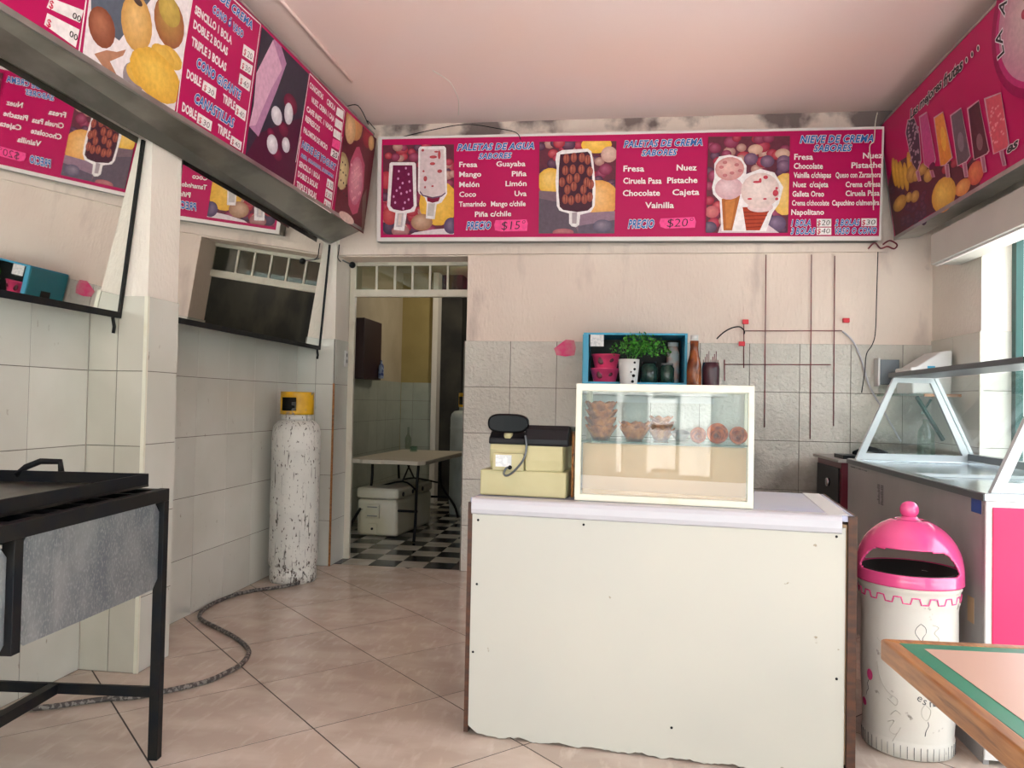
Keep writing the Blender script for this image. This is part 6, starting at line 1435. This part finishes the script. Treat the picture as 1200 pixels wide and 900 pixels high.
for x, z, l in ((.945, 1.965, 'small red junction box at the left end of the upper conduit'), (1.665, 1.98, 'small red junction box at the right end of the upper conduit'), (.92, 1.80, 'small red junction box under the left end of the upper conduit')):
    o = MB().box(-.022, .022, -.018, .012, -.017, .017).build('junction_box', M_red, bevel=.003); o.location = (x, yw, z); put(o, l, 'box')
wire('power_cable', 'white cable sagging from the right red junction box down behind the freezer', [(1.64, yw - .004, 1.90), (1.71, yw - .01, 1.83), (1.77, yw - .01, 1.70), (1.83, yw - .012, 1.50), (1.93, yw - .012, 1.32), (2.05, yw - .012, 1.1)], .0065, M_trim, 'cable', 6)
wire('twisted_wire', 'thin dark twisted wire hanging from the sign down the back wall', [(1.872, yw - .04, 2.48), (1.868, yw - .035, 2.2), (1.862, yw - .033, 1.9), (1.84, yw - .033, 1.8), (1.80, yw - .035, 1.73), (1.79, yw - .033, 1.60), (1.77, yw - .033, 1.45)], .0035, M_blackp, 'wire', 5)
wire('bent_wire', 'black wire arching out from the back wall above the brush pot', [(.735, yw - .02, 1.835), (.78, yw - .04, 1.88), (.84, yw - .04, 1.915), (.90, yw - .03, 1.925), (.935, yw - .01, 1.90), (.938, yw, 1.875)], .005, M_blackp, 'wire', 5)
wire('wire_tangle', 'tangle of red and black wire ends under the right corner of the back sign', [(1.80, yw - .05, 2.50), (1.84, yw - .07, 2.54), (1.88, yw - .07, 2.50), (1.93, yw - .06, 2.515), (1.98, yw - .05, 2.50), (2.0, yw - .05, 2.53), (1.95, yw - .05, 2.56), (1.90, yw - .06, 2.53)], .006, M_redw, 'wire', 5)
wire('sign_wire', 'loose wire looping over the top edge of the left sign near the corner', [(-2.02, 5.2, 3.42), (-2.0, 5.25, 3.47), (-1.97, 5.3, 3.42), (-1.90, 5.4, 3.46), (-1.87, 5.55, 3.38), (-1.90, 5.62, 3.43), (-1.88, 5.75, 3.41)], .0035, M_blackp, 'wire', 5)
wire('sign_wire', 'thin dark wire arching above the left end of the back sign', [(-1.75, 5.93, 3.40), (-1.5, 5.90, 3.44), (-1.2, 5.88, 3.475), (-.95, 5.86, 3.43), (-.80, 5.85, 3.39), (-.76, 5.84, 3.33)], .0035, M_blackp, 'wire', 5)
wire('sign_wire', 'cream wire hanging down the corner between the back sign and right sign', [(1.82, 5.84, 3.46), (1.80, 5.82, 3.38), (1.79, 5.81, 3.25), (1.76, 5.81, 3.2), (1.78, 5.81, 3.0), (1.79, 5.81, 2.75)], .0035, M_cream, 'wire', 5)
wire('ceiling_conduit', 'thin white cable channel on the ceiling near the left sign', [(-1.90, 1.5, ZC - .008), (-1.885, 4.0, ZC - .008), (-1.86, 5.15, ZC - .008)], .011, M_ceil, 'conduit')
o = MB().box(-.018, .018, -1.1, .5, 0, .03).build('lamp_tube', M_tube, bevel=.006); o.location = (-2.06, 4.72, 3.44); o.rotation_euler = (0, 0, R(-2)); put(o, 'white fluorescent batten resting behind the top edge of the left sign', 'lamp')
cam_t = thing('security_camera', 'small black round camera with a short arm at the top left of the doorway', 'camera', (-2.14, 5.985, 2.385))
MB().ball((.035, -.04, .01), .026, 20).build('camera_ball', M_blackp, cam_t); MB().tube([(-.07, .03, .06), (-.03, .0, .04), (.02, -.03, .02)], .006, 8, 3).build('arm', M_grey, cam_t)
wire('camera_wire', 'black wire hanging down the pilaster edge to the small camera', [(-2.22, 5.95, 2.56), (-2.222, 5.945, 2.50), (-2.225, 5.94, 2.45), (-2.20, 5.94, 2.42)], .004, M_blackp, 'wire', 4)

# ------------------------------------------------------------ right back corner
cs_ = thing('corner_shelf', 'shelf with an orange wooden edge and diagonal bracket in the right back corner', 'shelf', (2.08, 5.74, 1.425))
bx(-.2, .17, -.22, .25, 0, .014).build('board', M_gglass, cs_); bx(-.05, .18, -.235, -.22, -.004, .016).build('edge_strip', M_wood, cs_)
MB().bar((-.05, -.1, -.005), (.16, .0, -.30), .02).bar((.0, -.05, -.12), (.06, -.05, -.02), .012).build('bracket', M_wpost, cs_)
bk = thing('storage_tub', 'white plastic storage tub on the corner shelf', 'tub', (2.10, 5.72, 1.4395), .06)
mb = MB(); mb.prism([(-.125, 0), (.13, 0), (.135, .30), (.06, .29), (-.10, .185), (-.14, .18)], lambda a, b_, d: (a, d, b_), -.13, .13); mb.build('body', M_white, bk, bevel=.012, seg=3)
bx(-.03, .02, -.132, -.13, .13, .19).build('blue_mark', M_blue, bk, 'pale blue mark')
mo = thing('wall_box', 'dark grey electrical box with a white side on the back wall near the corner shelf', 'box', (1.95, 5.945, 1.60))
bx(-.07, .06, -.03, .06, -.09, .09).build('body', M_dsteel, mo, bevel=.003); bx(-.085, -.072, -.03, .06, -.10, .10).build('side_plate', M_white, mo)
ap = thing('small_stove', 'small black-fronted stove with a grey top between the counter and the freezer end', 'stove', (1.45, 5.30, 0))
bx(.0, .45, .0, .60, .05, .98).build('body', M_maroon, ap, bevel=.006); sd_ = bx(-.012, .0, .03, .57, .10, .94).build('door', M_blackp, ap, bevel=.004)
MB().tube([(-.03, .25, .83), (-.012, .25, .83)], .028, 16).build('knob', M_steel, sd_); bx(-.03, .46, -.03, .62, .98, 1.0).build('top', mat('grey_worktop', (.30, .28, .26), .4), ap, bevel=.004)
MB().box(.02, .13, .04, .25, 1.0, 1.025).tube([(.14, .2, 1.03), (.25, .28, 1.06), (.34, .2, 1.03)], .02, 8, 3).build('clutter', M_blackp, ap)
bt = MB()
o = bt.lathe([(.05, 0), (.055, .01), (.05, .16), (.02, .21), (.02, .24)], n=24).build('clear_jug', M_gglass); o.location = (2.04, 5.50, 1.03); put(o, 'clear plastic jug standing behind the far end of the freezer canopy', 'jug')
pl = thing('side_stand', 'low white stand behind the freezer carrying the clear jug', 'stand', (2.08, 5.5, 0)); bx(-.16, .16, -.2, .2, 1.0, 1.0295).build('top', M_white, pl)
for x in (-.15, .13):
    for y in (-.19, .17): bx(x, x + .02, y, y + .02, 0, 1.0).build('leg', M_wframe, pl)
# curl of peeling paint under the ceiling
wire('paint_crack', 'curved pale crack in the ceiling paint', [(-1.258, 5.041, ZC - .001), (-1.20, 5.18, ZC - .001), (-1.181, 5.28, ZC - .001), (-1.19, 5.561, ZC - .001), (-1.25, 5.85, ZC - .001)], .003, M_plaster_l, 'crack', 5)

sw = thing('light_switch', 'white double light switch plate on the pilaster beside the doorway', 'switch', (-2.228, 6.20, 1.66))
bx(-.004, .004, -.035, .035, -.065, .065).build('plate', M_white, sw, bevel=.002)
for z in (-.02, .03): bx(.004, .007, -.012, .012, z - .014, z + .014).build('rocker', M_grey, sw)
